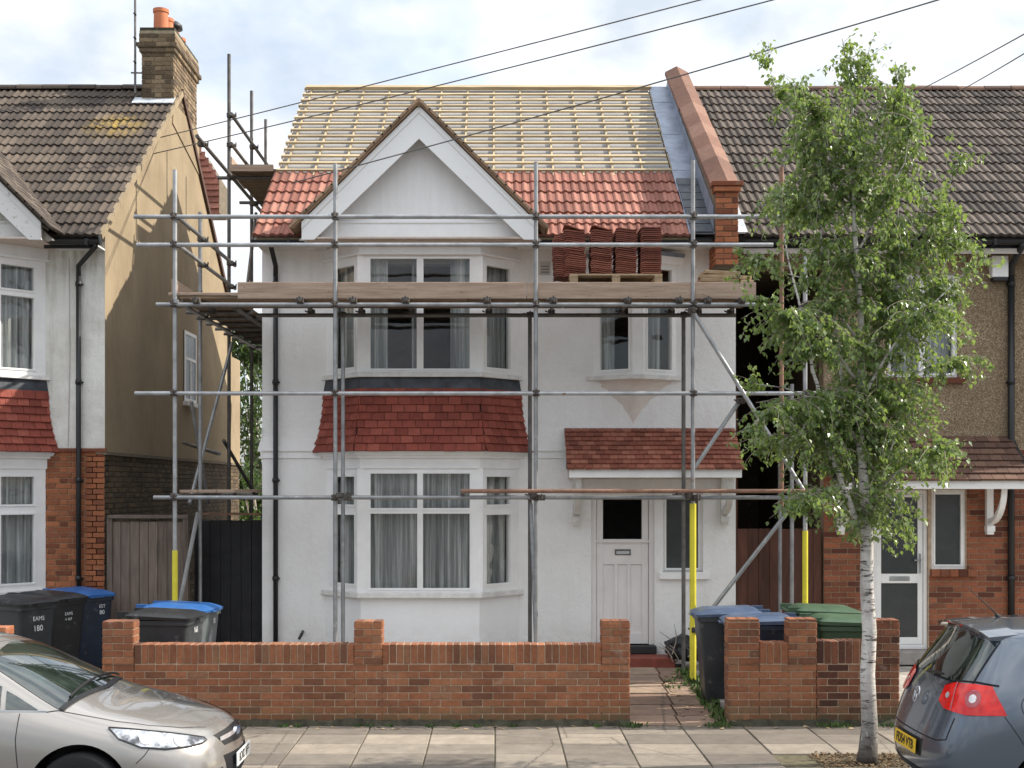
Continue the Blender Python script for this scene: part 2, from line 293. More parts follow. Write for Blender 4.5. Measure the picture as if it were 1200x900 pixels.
# ------------------------------------------------------------------ builders
def wmat(o):
    m = o.matrix_parent_inverse @ o.matrix_basis if o.parent else o.matrix_basis.copy()
    return wmat(o.parent) @ m if o.parent else m
def attach(o, parent, local=False):
    if parent is not None:
        o.parent = parent
        if not local: o.matrix_parent_inverse = wmat(parent).inverted()
    return o
def tag(o, label=None, cat=None, group=None, kind=None):
    if label: o['label'] = label
    if cat: o['category'] = cat
    if group: o['group'] = group
    if kind: o['kind'] = kind
    return o
def empty(name, loc, label, cat, group=None, rz=0):
    o = bpy.data.objects.new(name, None); COL.objects.link(o); o.location = loc; o.rotation_euler = (0, 0, rz); o.empty_display_size = .2
    return tag(o, label, cat, group)
class MB:
    def __init__(s): s.v = []; s.f = []; s.mi = []
    def add(s, vs, fs, mi=0):
        n = len(s.v); s.v += [tuple(v) for v in vs]; s.f += [tuple(i+n for i in f) for f in fs]; s.mi += [mi]*len(fs); return s
    def box(s, x0, x1, y0, y1, z0, z1, mi=0):
        vs = [(x0,y0,z0),(x1,y0,z0),(x1,y1,z0),(x0,y1,z0),(x0,y0,z1),(x1,y0,z1),(x1,y1,z1),(x0,y1,z1)]
        return s.add(vs, [(0,3,2,1),(4,5,6,7),(0,1,5,4),(1,2,6,5),(2,3,7,6),(3,0,4,7)], mi)
    def obox(s, o, u, v, w, mi=0):
        o, u, v, w = map(Vector, (o, u, v, w))
        vs = [o, o+u, o+u+v, o+v, o+w, o+u+w, o+u+v+w, o+v+w]
        return s.add(vs, [(0,3,2,1),(4,5,6,7),(0,1,5,4),(1,2,6,5),(2,3,7,6),(3,0,4,7)], mi)
    def prism(s, prof, a, b, mi=0):       # prof: points in 3-D (on one plane), extruded by vector b-a
        n = len(prof); d = Vector(b)-Vector(a)
        vs = [Vector(p) for p in prof] + [Vector(p)+d for p in prof]
        fs = [tuple(range(n))[::-1], tuple(range(n, 2*n))] + [(i, (i+1) % n, (i+1) % n+n, i+n) for i in range(n)]
        return s.add(vs, fs, mi)
    def tube(s, pts, r, n=10, caps=True, mi=0):
        pts = [Vector(p) for p in pts]; rs = r if isinstance(r, (list, tuple)) else [r]*len(pts)
        rings = []; up = None
        for i, p in enumerate(pts):
            d = (pts[min(i+1, len(pts)-1)]-pts[max(i-1, 0)]).normalized()
            if up is None: up = Vector((0, 0, 1)) if abs(d.z) < .9 else Vector((1, 0, 0))
            a = d.cross(up).normalized(); b = a.cross(d).normalized(); up = b
            rings.append([p+(a*cos(2*pi*k/n)+b*sin(2*pi*k/n))*rs[i] for k in range(n)])
        vs = [q for g in rings for q in g]; fs = []
        for i in range(len(pts)-1):
            for k in range(n): fs.append((i*n+k, i*n+(k+1) % n, (i+1)*n+(k+1) % n, (i+1)*n+k))
        if caps: fs += [tuple(range(n))[::-1], tuple(range((len(pts)-1)*n, len(pts)*n))]
        return s.add(vs, fs, mi)
    def lathe(s, c, prof, n=20, mi=0):
        c = Vector(c); vs = []; fs = []
        for r, z in prof: vs += [c+Vector((r*cos(2*pi*k/n), r*sin(2*pi*k/n), z)) for k in range(n)]
        for i in range(len(prof)-1):
            for k in range(n): fs.append((i*n+k, i*n+(k+1) % n, (i+1)*n+(k+1) % n, (i+1)*n+k))
        return s.add(vs, fs, mi)
    def mesh(s, name, mats, smooth=False, bevel=0):
        me = bpy.data.meshes.new(name); me.from_pydata(s.v, [], s.f); me.update()
        bm = bmesh.new(); bm.from_mesh(me); bmesh.ops.recalc_face_normals(bm, faces=bm.faces)
        if bevel: bmesh.ops.bevel(bm, geom=bm.edges[:], offset=bevel, segments=1, affect='EDGES', profile=.5)
        bm.to_mesh(me); bm.free()
        for m in (mats if isinstance(mats, (list, tuple)) else [mats]): me.materials.append(M[m])
        if not bevel and any(s.mi): me.polygons.foreach_set('material_index', s.mi)
        if smooth: me.polygons.foreach_set('use_smooth', [True]*len(me.polygons))
        return me
    def build(s, name, mats, parent=None, smooth=False, bevel=0, local=False, kind=None, angle=None):
        me = s.mesh(name, mats, smooth, bevel)
        if angle: 
            me.polygons.foreach_set('use_smooth', [True]*len(me.polygons)); me.set_sharp_from_angle(angle=R(angle))
        o = bpy.data.objects.new(name, me); COL.objects.link(o); attach(o, parent, local)
        if kind: o['kind'] = kind
        return o
def inst(name, me, loc, parent, rot=(0, 0, 0), local=False, scale=None):
    o = bpy.data.objects.new(name, me); COL.objects.link(o); o.location = loc; o.rotation_euler = rot
    if scale: o.scale = scale
    return attach(o, parent, local)
def struct(name, mb, mat, **k): return tag(mb.build(name, mat, **k), kind='structure')
def copy_tree(o, parent=None):
    c = o.copy(); COL.objects.link(c)
    if parent: c.parent = parent; c.matrix_parent_inverse = o.matrix_parent_inverse.copy()
    for ch in list(o.children): copy_tree(ch, c)
    return c
def text_mesh(body, size, mat, extrude=.001, bold=0.0):
    cu = bpy.data.curves.new('t', 'FONT'); cu.body = body; cu.size = size; cu.extrude = extrude; cu.align_x = 'CENTER'; cu.align_y = 'CENTER'; cu.offset = bold
    o = bpy.data.objects.new('t', cu); COL.objects.link(o); bpy.context.view_layer.update()
    me = bpy.data.meshes.new_from_object(o.evaluated_get(bpy.context.evaluated_depsgraph_get())); bpy.data.objects.remove(o)
    me.materials.clear(); me.materials.append(M[mat]); return me

# brick laying on a vertical face: o = lower corner, u = horizontal unit vector, n = outward normal, all bricks are objects until `quota` runs out
_bc = {}
def brick_mesh(l, h, d, mat):
    k = (round(l, 3), round(h, 3), round(d, 3), mat)
    if k not in _bc:
        m = MB().box(0, l, 0, d, 0, h); _bc[k] = m.mesh('brick', mat, bevel=min(.004, h*.1))
    return _bc[k]
def lay(parent, o, u, nrm, length, height, mat, bond='stretcher', course=.075, joint=.010, depth=.03, holes=(), quota=300, L=.225, start=0, soldier=False, order=None, jit=.0015):
    o = Vector(o); u = Vector(u).normalized(); nrm = Vector(nrm); rz = atan2(u.y, u.x)
    cells = []
    nc = int(round(height/course)); ch = height/nc
    for c in range(nc):
        z = c*ch; x = 0.0; k = 0
        if soldier: seq = [ .075 ]
        elif bond == 'stretcher': x = -L*.5*((c+start) % 2); seq = [L]
        elif bond == 'flemish': x = -.11-.0*c if (c+start) % 2 else 0.0; seq = [L, L/2]; x = -(L*.75 if (c+start) % 2 else 0)
        elif bond == 'pier': seq = [L, L/2] if (c+start) % 2 else [L/2, L]
        while x < length-.02:
            w = seq[k % len(seq)]; k += 1
            a, b = max(0, x), min(length, x+w); x += w
            if b-a < .035: continue
            ivs = [(a, b)]
            for (ha, hb, hz0, hz1) in holes:
                if z+ch*.5 > hz0 and z+ch*.5 < hz1:
                    nv = []
                    for p, q in ivs:
                        if hb <= p or ha >= q: nv.append((p, q)); continue
                        if ha-p > .035: nv.append((p, ha))
                        if q-hb > .035: nv.append((hb, q))
                    ivs = nv
            for p, q in ivs: cells.append((p, q, z))
    if order: cells.sort(key=order)
    rest = MB()
    for i, (p, q, z) in enumerate(cells):
        l = q-p-joint; h = ch-joint
        if i < quota:
            w = o+u*(p+joint/2)+Vector((0, 0, z+joint/2))+nrm*random.uniform(-jit, jit*1.5)
            # local box: x along u, y into the wall
            ob = inst('brick', brick_mesh(l, h, depth, mat), w, parent, (0, 0, rz))
        else:
            w = o+u*(p+joint/2)+Vector((0, 0, z+joint/2))
            rest.obox(w, u*l, -nrm*depth, Vector((0, 0, h)))
    if rest.v: rest.build('brick_courses', mat, parent, kind='stuff')
    return len(cells)

def wall_with_holes(mb, x0, x1, y0, y1, z0, z1, holes):
    xs = sorted({x0, x1, *[h[0] for h in holes], *[h[1] for h in holes]}); xs = [x for x in xs if x0 <= x <= x1]
    for a, b in zip(xs, xs[1:]):
        mid = (a+b)/2; hs = sorted([(max(h[2], z0), min(h[3], z1)) for h in holes if h[0] < mid < h[1]])
        z = z0
        for ha, hb in hs:
            if ha > z: mb.box(a, b, y0, y1, z, ha)
            z = max(z, hb)
        if z < z1: mb.box(a, b, y0, y1, z, z1)
    return mb

# window on a vertical facet: origin o (lower left on the outside face), direction u, size w*h, glass openings listed as (a0,a1,b0,b1)
def window(parent, name, o, u, w, h, openings, mat='white_paint', depth=.07, glass='glass', curtain=None, inset=.03, nrm=None, bead=.012, gdepth=.10):
    o = Vector(o); u = Vector(u).normalized(); n = Vector((u.y, -u.x, 0)) if nrm is None else Vector(nrm)
    Z = Vector((0, 0, 1)); fm = MB()
    xs = sorted({0, w, *[q for op in openings for q in op[:2]]})
    for a, b in zip(xs, xs[1:]):
        mid = (a+b)/2; hs = sorted([(op[2], op[3]) for op in openings if op[0] < mid < op[1]]); z = 0
        for ha, hb in hs:
            if ha > z: fm.obox(o+u*a+Z*z, u*(b-a), -n*depth, Z*(ha-z))
            z = hb
        if z < h: fm.obox(o+u*a+Z*z, u*(b-a), -n*depth, Z*(h-z))
    # beads proud of the frame round every opening
    for (a, b, c, d) in openings:
        t = bead+.014
        for (p, q, r, s_) in ((a-t, b+t, c-t, c-.003), (a-t, b+t, d+.003, d+t), (a-t, a-.003, c-.003, d+.003), (b+.003, b+t, c-.003, d+.003)):
            fm.obox(o+u*p+Z*r+n*.012, u*(q-p), -n*.014, Z*(s_-r))
    f = fm.build('window_frame', mat, parent) if name is None else fm.build(name, mat, parent)
    sub = f if parent.parent is None else parent   # panes: children of the frame, or of the bay when the frame is already a sub-part
    for (a, b, c, d) in openings:
        pm = MB().obox(o+u*(a-.004)+Z*(c-.004)-n*inset, u*(b-a+.008), -n*.008, Z*(d-c+.008)); pm.build('pane', glass, sub)
    if curtain:
        for (a, b, c, d) in curtain:
            cm = MB(); N = max(6, int((b-a)/.012)); top = []; bot = []
            for i in range(N+1):
                x = a+(b-a)*i/N; dd = gdepth+.03+.022*sin(x*62+3*noise.noise(Vector((x*4, o.x, o.z))))+.01*sin(x*131)
                bot.append(o+u*x+Z*c-n*dd); top.append(o+u*x+Z*d-n*(dd*.9+.01))
            cm.add(bot+top, [(i, i+1, N+2+i, N+1+i) for i in range(N)]); cm.build('curtain', 'net_curtain', sub, smooth=True)
    return f

# ------------------------------------------------------------------ the setting
YF = 17.65; YW = 13.64; GZ = 0.12; HX = (-3.21, 3.32); LX = -5.377; RX = 4.53
def px(x, Y): return (x-580)*Y/1500
def pz(y, Y): return EYE-(y-570)*Y/1500
g = MB(); g.add([(-600,-600,-.11),(600,-600,-.11),(600,900,-.11),(-600,900,-.11)], [(0,1,2,3)]); struct('road', g, 'asphalt')
g = MB().box(-40, 40, 11.55, 13.9, -.10, -.012); struct('pavement', g, 'joint_soil')
pave = bpy.data.objects['pavement']
g = MB().box(-60, 1.40, 13.9, 17.5, -.10, GZ-.02).box(2.57, 60, 13.9, 17.5, -.10, GZ-.02).box(-60, 60, 17.5, 400, -.10, GZ-.02); struct('ground', g, 'garden_ground')
# sloping path bed behind the gateway
def pathz(Y): return 0.0+max(0, min(1, (Y-13.7)/3.2))*.14
g = MB(); g.add([(1.42,13.5,-.03),(2.55,13.5,-.03),(2.55,17.5,.125),(1.42,17.5,.125),(1.42,13.5,-.1),(2.55,13.5,-.1),(2.55,17.5,-.1),(1.42,17.5,-.1)], [(0,1,2,3),(0,4,5,1),(1,5,6,2),(2,6,7,3),(3,7,4,0)]); struct('path', g, 'joint_soil')
pathbed = bpy.data.objects['path']
# paving slabs: rows .5 deep, .66 wide
random.seed(11)
rows = [(13.70, 13.44), (13.44, 13.18), (13.18, 12.68), (12.68, 12.20), (12.20, 11.72), (11.72, 11.61)]
for ri, (ya, yb) in enumerate(rows):
    x = -6.6-(0.0 if ri % 2 else .0)
    while x < 6.5:
        w = .66
        if 2.9 < x+w*.5 < 4.5 and ya < 12.6: x += w; continue
        e = .006
        dz = random.uniform(-.003, .003)
        skew = .004*random.uniform(-1, 1)
        m = MB(); a = (x+e, x+w-e, yb+e, ya-e)
        m.box(a[0], a[1], a[2], a[3], -.05, dz); o = m.build('paving_slab', 'paving', pave, bevel=.006)
        x += w
for i in range(22):
    m = MB().box(-8.2+i*.9, -8.2+i*.9+.89, 11.45, 11.60, -.12, .0); m.build('kerb_stone', 'kerb_stone', pave, bevel=.012)
# path slabs
y = 13.62; k = 0
for d in (.52, .55, .6, .62, .62, .5):
    for (xa, xb) in ((1.44, 1.98+.03*k), (1.99+.03*k, 2.52)):
        z0, z1 = pathz(y)+random.uniform(0, .014), pathz(y+d)+random.uniform(-.003, .006)
        m = MB(); e = .008
        m.add([(xa+e,y+e,z0),(xb-e,y+e,z0),(xb-e,y+d-e,z1),(xa+e,y+d-e,z1),(xa+e,y+e,z0-.05),(xb-e,y+e,z0-.05),(xb-e,y+d-e,z1-.05),(xa+e,y+d-e,z1-.05)], [(0,1,2,3),(4,7,6,5),(0,4,5,1),(1,5,6,2),(2,6,7,3),(3,7,4,0)])
        m.build('path_slab', 'path_slab', pathbed)
    y += d; k += 1

# ------------------------------------------------------------------ roof helpers
def tile_profile_mesh(w, length, rolls, mat, th=.016, h=.022, steps=7):
    m = MB(); N = rolls*steps
    xs = [w*i/N for i in range(N+1)]
    def prof(x):
        t = (x/(w/rolls)) % 1.0
        return h*(sin(pi*min(1, t/.62)) if t < .62 else 0.0)-(.006 if t > .93 else 0)
    top0 = [(x, 0, prof(x)+th+.012) for x in xs]; top1 = [(x, length, prof(x)+.0) for x in xs]; bot0 = [(x, 0, prof(x)*.6-.012) for x in xs]
    n = N+1
    m.add(top0+top1+bot0, [(i, i+1, n+i+1, n+i) for i in range(N)]+[(2*n+i, 2*n+i+1, i+1, i) for i in range(N)]+[(0, n, 2*n), (N, 2*n+N, n+N)])
    me = m.mesh('roof_tile', mat); return me
class RoofPlane:
    def __init__(s, Y0, z0, Y1, z1):
        s.Y0, s.z0 = Y0, z0; s.pitch = atan2(z1-z0, Y1-Y0); s.len = sqrt((Y1-Y0)**2+(z1-z0)**2); s.c, s.s = cos(s.pitch), sin(s.pitch)
    def at(s, x, d, h=0): return Vector((x, s.Y0+d*s.c-h*s.s, s.z0+d*s.s+h*s.c))
    def z(s, Y): return s.z0+(Y-s.Y0)*math.tan(s.pitch)
    def slab(s, mb, x0, x1, d0, d1, h0, h1):
        o = s.at(x0, d0, h0); return mb.obox(o, (x1-x0, 0, 0), s.at(0, d1, h0)-s.at(0, d0, h0), s.at(0, 0, h1)-s.at(0, 0, h0))
    def tiles(s, parent, x0, x1, d0, gauge, n, w, rolls, mat, skip=None, quota=300, order=None):
        me = tile_profile_mesh(w-.003, gauge+.05, rolls, mat); nx = int((x1-x0)/w+.5); cells = []
        for j in range(n):
            for i in range(nx):
                x = x0+i*w; d = d0+j*gauge
                if skip and skip(x+w/2, d+gauge/2): continue
                cells.append((x, d))
        if order: cells.sort(key=order)
        rest = MB()
        for i, (x, d) in enumerate(cells):
            p = s.at(x, d, .012+random.uniform(-.002, .003))
            if i < quota: inst('roof_tile', me, p, parent, (s.pitch, random.uniform(-.010, .010), random.uniform(-.006, .006)))
            else:
                mt = Matrix.Translation(p) @ Matrix.Rotation(s.pitch, 4, 'X')
                rest.add([mt @ v.co for v in me.vertices], [tuple(q.vertices) for q in me.polygons])
        if rest.v: rest.build('tile_courses', mat, parent, kind='stuff')
EAVE = (17.28, 5.93); RIDGE = (21.9, 9.33)
RP = RoofPlane(*EAVE, *RIDGE)

# flat clipped tiles on a quad facet (bay skirts, canopies). P(s,t): s along, t up, bilinear over corners; returns part
def hung_tiles(parent, A, B, C, D, rows, tw, mat, name='tile', curve=None, th=.016, first_off=0.0):
    A, B, C, D = map(Vector, (A, B, C, D))     # A,B bottom left/right; D,C top left/right
    nrm = (B-A).cross(D-A).normalized()
    L = (B-A).length; bulge = curve or (lambda t: Vector((0, 0, 0)))
    u = (B-A).normalized()
    def pt(x, t):      # x metres along from A's foot line
        l = A.lerp(D, t); return l, B.lerp(C, t)
    for r in range(rows):
        t0, t1 = r/rows, (r+1)/rows
        l0, r0 = pt(0, t0); l1, r1 = pt(0, t1)
        l0 = l0+bulge(t0); r0 = r0+bulge(t0); l1 = l1+bulge(t1); r1 = r1+bulge(t1)
        s0, e0 = (l0-A).dot(u), (r0-A).dot(u); s1, e1 = (l1-A).dot(u), (r1-A).dot(u)
        base0 = l0-u*s0; base1 = l1-u*s1
        x = -tw*(.5*(r % 2))-tw*2+first_off
        while x < max(e0, e1):
            a, b = x+.003, x+tw-.003; x += tw
            a0, b0 = max(a, s0), min(b, e0); a1, b1 = max(a, s1), min(b, e1)
            if b0-a0 < .015 or b1-a1 < .005: 
                continue
            dn = random.uniform(0, .004); drop = u.cross(nrm)*0
            q0, q1 = base0+u*a0, base0+u*b0; q2, q3 = base1+u*b1, base1+u*a1
            o0 = nrm*(th+.010+dn); o1 = nrm*(.004)
            low = (base0-base1).normalized()*random.uniform(.002, .009)
            vs = [q0+o0+low, q1+o0+low, q2+o1, q3+o1, q0-nrm*.004+low, q1-nrm*.004+low]
            MB().add(vs, [(0,1,2,3),(4,5,1,0),(0,3,4),(1,5,2)]).build(name, mat, parent)

# ------------------------------------------------------------------ bay with gable, shared by two of the houses
def bay_and_gable(H, cx, wallmat, skirt, barge, verge, right_only=False, trans=False):
    F = 17.1; hw0, hw1 = .7925, 1.325
    def outline(off=0.0, inner=False):   # plan outline from left wall to right wall
        k = off
        return [(cx-hw1-k, YF), (cx-hw0-k*.45, F-k), (cx+hw0+k*.45, F-k), (cx+hw1+k, YF)]
    def ring(mb, z0, z1, o0, o1, closed=True):
        a = [Vector((x, y, z0)) for x, y in outline(o0)]; b = [Vector((x, y, z1)) for x, y in outline(o1)]
        mb.add(a+b, [(0,1,5,4),(1,2,6,5),(2,3,7,6),(3,2,1,0),(4,5,6,7),(0,4,7,3)])
    facets = [((cx-hw1, YF), (cx-hw0, F)), ((cx-hw0, F), (cx+hw0, F)), ((cx+hw0, F), (cx+hw1, YF))]
    # --- lower: dwarf wall, sill, frieze, cornice
    w = MB(); ring(w, 0, 1.06, 0, 0); bay = w.build('bay_wall', wallmat, H)
    w = MB(); ring(w, 1.06, 1.135, .085, .075); w.build('window_sill', 'sill_paint', H, bevel=.008)
    w = MB(); ring(w, 2.79, 2.93, .02, .02); ring(w, 2.93, 2.965, .06, .07); ring(w, 2.965, 3.03, .10, .14); w.build('cornice', 'white_paint', H)
    for lvl, z0, z1 in ((0, 1.135, 2.79), (1, 4.075, 5.64)):
        bw = MB()
        # corner posts
        for (x, y) in (outline()[1], outline()[2]): bw.box(x-.045, x+.045, y-.012, y+.07, z0, z1)
        frame = bw.build('bay_window', 'white_paint', H)
        for fi, (p, q) in enumerate(facets):
            if right_only and fi == 0: continue
            P, Q = Vector((*p, z0)), Vector((*q, z0)); u = (Q-P); L = u.length; u.normalize(); h = z1-z0
            if fi == 1:
                g0, g1 = .13, L-.13; mid = L/2
                if lvl == 0:
                    ops = [(g0, mid-.038, .055, 1.05), (mid+.038, g1, .055, 1.05), (g0, mid-.038, 1.125, h-.07), (mid+.038, g1, 1.125, h-.07)]
                else:
                    ops = [(g0, mid-.045, .05, 1.07), (mid+.045, g1, .05, 1.07), (g0, mid-.045, 1.13, h-.05), (mid+.045, g1, 1.13, h-.05)] if trans else [(g0, mid-.045, .05, h-.05), (mid+.045, g1, .05, h-.05)]
                cur = [(g0-.02, g1+.02, .03, h-.04)] if lvl == 0 else [(g0-.02, g0+.22, .03, h-.04), (g1-.26, g1+.02, .03, h-.04), (mid-.12, mid-.03, .03, h-.04)]
            else:
                g0, g1 = (.17, L-.13) if fi == 0 else (.13, L-.17)
                if lvl == 0: ops = [(g0, g1, .10, 1.03), (g0, g1, 1.17, h-.11)]
                else: ops = [(g0, g1, .08, 1.05), (g0, g1, 1.15, h-.10)] if trans else [(g0, g1, .08, h-.12)]
                cur = [(g0-.03, g1+.03, .03, h-.04)]
            window(frame, 'window_frame', P, u, L, h, ops, curtain=cur)
    # --- upper cornice box over the windows, and bay floor/skirt backing
    w = MB(); ring(w, 5.64, 5.665, .05, .06); ring(w, 5.665, 5.84, .03, .03); w.build('bay_head', 'bay_stucco', H)
    w = MB(); ring(w, 4.01, 4.075, .075, .055); w.build('window_sill', 'sill_paint', H, bevel=.006)
    w = MB(); ring(w, 3.82, 4.01, .045, .012); w.build('lead_apron', 'dark_lead', H)
    # tile skirt flaring out at the foot
    N = 8; zs0, zs1 = 3.02, 3.86
    def off(t): return .035+.155*(1-t)**2.2
    sk = MB()
    for j in range(6):
        t0, t1 = j/6, (j+1)/6; ring(sk, zs0+(zs1-zs0)*t0, zs0+(zs1-zs0)*t1, off(t0)-.012, off(t1)-.012)
    skp = sk.build('tile_skirt', 'roof_felt', H)
    for fi in range(3):
        if right_only and fi == 0: continue
        for r in range(N):
            t0, t1 = r/N, (r+1)/N; z0, z1 = zs0+(zs1-zs0)*t0, zs0+(zs1-zs0)*t1
            a, b = outline(off(t0)), outline(off(t1))
            A, B, C, D = Vector((*a[fi], z0)), Vector((*a[fi+1], z0)), Vector((*b[fi+1], z1)), Vector((*b[fi], z1))
            hung_tiles(skp, A, B, C, D, 1, .168, skirt, 'tile', first_off=.084*(r % 2)+.02)
    # --- gable wall, fascia band, barge boards, verge tiles, little roof running back
    gx, ap = 1.545, 7.56; sl = (ap-6.03)/gx
    w = MB().prism([(cx-1.62, 17.1, 5.84), (cx+1.62, 17.1, 5.84), (cx, 17.1, 5.84+1.62*sl)], (0, 17.1, 0), (0, 19.3, 0)); w.build('gable_wall', wallmat, H)
    w = MB().box(cx-1.32, cx+1.32, 17.06, 17.1, 5.845, 6.06).box(cx-1.34, cx+1.34, 17.045, 17.1, 6.06, 6.085); w.build('fascia_band', 'white_paint' if barge != 'peeling_paint' else barge, H)
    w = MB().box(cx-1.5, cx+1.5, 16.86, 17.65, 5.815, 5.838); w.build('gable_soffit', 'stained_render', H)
    Yb = 16.85
    for s in (-1, 1):
        w = MB()
        prof = [(cx, Yb, ap), (cx+s*gx, Yb, 6.03), (cx+s*gx, Yb, 5.80), (cx+s*1.38, Yb, 5.80), (cx, Yb, 7.13)]
        w.prism(prof, (0, Yb, 0), (0, Yb+.035, 0))
        prof = [(cx, Yb-.015, ap+.0), (cx+s*gx, Yb-.015, 6.03), (cx+s*gx, Yb-.015, 5.94), (cx, Yb-.015, 7.47)]
        w.prism(prof, (0, Yb-.015, 0), (0, Yb-.002, 0))
        w.build('barge_board', barge, H)
        # soffit strip behind the board
        w = MB().prism([(cx, 16.885, ap-.03), (cx+s*gx, 16.885, 6.0), (cx+s*gx, 16.885, 5.97), (cx, 16.885, ap-.06)], (0, 0, 0), (0, .25, 0)); w.build('verge_soffit', 'soffit_paint', H)
        # roof slope
        e = Vector((s*1.66, 0, -1.66*sl)); top = Vector((cx, 16.79, ap+.02)); nn = Vector((sl*s, 0, 1)).normalized()
        w = MB()
        P = [top, top+e, top+e+nn*.02, top+nn*.02]
        back = Vector((0, 2.6, 0))
        w.prism(P, (0, 0, 0), back); rs = w.build('gable_roof', verge, H)
        Lr = e.length; ed = e.normalized(); cnt = 15
        for i in range(cnt):
            a = Lr*i/cnt; b = Lr*(i+1)/cnt+.02
            o = top+ed*a+nn*(.02+.004*(i % 2))
            MB().obox(o-Vector((0, .025, 0)), ed*(b-a), (0, .33, 0), nn*.032).build('verge_tile', verge, rs)
        w = MB()
        for i in range(cnt):
            for j in range(9):
                a = Lr*i/cnt; o = top+ed*a+nn*(.024+.005*((i+j) % 2))+Vector((0, .31+j*.25, 0)); w.obox(o, ed*(Lr/cnt+.02), (0, .246, 0), nn*.028)
        w.build('tile_courses', verge, rs, kind='stuff')
    w = MB(); w.tube([(cx, 16.80, ap+.03), (cx, 18.9, ap+.03)], .055, 8); w.build('ridge_tile', verge, H)
    return facets

# ================================================================== MAIN HOUSE
random.seed(21)
H = empty('house', (0, YF, GZ), 'white rendered house being re-roofed, bare battens showing above new red tiles', 'house')
BC = -1.0
door_h = (1.33, 2.20, .36, 2.47); side_h = (2.32, 2.87, 1.37, 2.47)
holes = [(BC-1.28, BC+1.28, 1.13, 2.8), (BC-1.28, BC+1.28, 4.07, 5.62), door_h, side_h, (1.42, 2.44, 4.02, 5.62)]
w = wall_with_holes(MB(), HX[0], HX[1], YF, YF+.24, 0, 5.92, holes)
w.build('front_wall', 'white_stucco', H)
w = MB().box(HX[0], HX[0]+.24, YF+.24, 26.1, 0, 5.92); w.box(HX[1]-.24, HX[1], YF+.24, 26.1, 0, 5.92); w.box(HX[0], HX[1], 26.1, 26.3, 0, 5.92); w.build('side_walls', 'white_stucco', H)
w = MB().prism([(HX[0]+.01, YF+.3, 5.92), (HX[0]+.01, 26.2, 5.92), (HX[0]+.01, 21.9, 9.1)], (0, 0, 0), (.2, 0, 0)); w.build('gable_end', 'white_stucco', H)
# bell-cast drip band between storeys
for a, b in ((HX[0], BC-1.40), (BC+1.40, 1.0)):
    w = MB(); y = YF
    w.prism([(a, y, 3.36), (a, y-.008, 3.22), (a, y-.032, 3.05), (a, y-.032, 3.035), (a, y-.006, 3.035), (a, y-.006, 2.965), (a, y-.026, 2.965), (a, y-.026, 2.94), (a, y, 2.93)], (a, 0, 0), (b, 0, 0)); w.build('drip_band', 'white_stucco', H)
w = MB(); x = HX[0]
w.prism([(x, YF-.02, 3.36), (x-.015, YF-.02, 3.2), (x-.06, YF-.02, 3.05), (x-.06, YF-.02, 3.03), (x-.02, YF-.02, 3.03), (x-.02, YF-.02, 2.96), (x-.045, YF-.02, 2.96), (x-.045, YF-.02, 2.94), (x, YF-.02, 2.93)], (0, 0, 0), (0, 8, 0)); w.build('drip_band', 'white_stucco', H)
bay_and_gable(H, BC, 'bay_stucco', 'skirt_tile', 'barge_paint', 'verge_tile')
# rooms behind the windows
for (x0, x1, z0, z1) in ((-2.9, .9, .3, 2.9), (-2.9, .9, 3.2, 5.8), (1.0, 3.0, 3.2, 5.8), (1.0, 3.0, .2, 2.9)):
    w = MB(); vs = [(x0,YF+.245,z0),(x1,YF+.245,z0),(x1,YF+3,z0),(x0,YF+3,z0),(x0,YF+.245,z1),(x1,YF+.245,z1),(x1,YF+3,z1),(x0,YF+3,z1)]
    w.add(vs, [(0,1,2,3),(4,7,6,5),(1,5,6,2),(2,6,7,3),(3,7,4,0)]); w.build('room', 'room_dark', H)
# oriel window, right: two splayed lights meeting at a post
OF = YF-.30; oc = px(747.5, OF); ol, orr = 1.36, 2.50
z0, z1 = 4.07, 5.60
w = MB()
post = MB().box(oc-.075, oc+.075, OF-.005, OF+.09, z0, z1).build('oriel_window', 'white_paint', H)
for (p, q) in (((ol, YF), (oc-.05, OF)), ((oc+.05, OF), (orr, YF))):
    P, Q = Vector((*p, z0)), Vector((*q, z0)); L = (Q-P).length
    window(post, 'window_frame', P, Q-P, L, z1-z0, [(.10, L-.085, .08, 1.06), (.10, L-.085, 1.15, z1-z0-.08)], curtain=[(.08, .26, .05, 1.5)] if p[0] < oc-.1 else [(.16, .42, .05, 1.5)])
def tri(off, z, back=YF): return [Vector((ol-.06-off, back, z)), Vector((oc-.08, OF-off, z)), Vector((oc+.08, OF-off, z)), Vector((orr+.06+off, back, z))]
def tring(mb, a, b): mb.add(a+b, [(0,1,5,4),(1,2,6,5),(2,3,7,6),(3,2,1,0),(4,5,6,7),(0,4,7,3)])
w = MB(); tring(w, tri(.05, 4.005), tri(.05, 4.07)); w.build('window_sill', 'sill_paint', H, bevel=.006)
w = MB(); tring(w, tri(.02, 5.60), tri(.04, 5.70)); w.build('oriel_head', 'white_paint', H)
w = MB(); tring(w, tri(.05, 5.70), tri(.07, 5.75)); w.build('oriel_lead_cap', 'lead', H)
w = MB(); tp_ = tri(-.10, 4.005, YF-.001); nn_ = 14; rings_ = []
for k in range(nn_+1):
    f = (k/nn_); g_ = (1-f)**1.35; z = 4.005-.60*f; c_ = Vector((oc-.03, YF-.001, z)); row = []
    for q_ in (tp_[0], tp_[0].lerp(tp_[1], .5), tp_[1], tp_[2], tp_[2].lerp(tp_[3], .5), tp_[3]):
        v_ = Vector((c_.x+(q_.x-c_.x)*g_*(1+.16*noise.noise(Vector((k*.7, q_.x*3, 1))))+(.012*noise.noise(Vector((k*2.1, q_.x, 4)))), YF-.001-(YF-.001-q_.y)*g_*.95*(1-f), z)); row.append(v_)
    rings_.append(row)
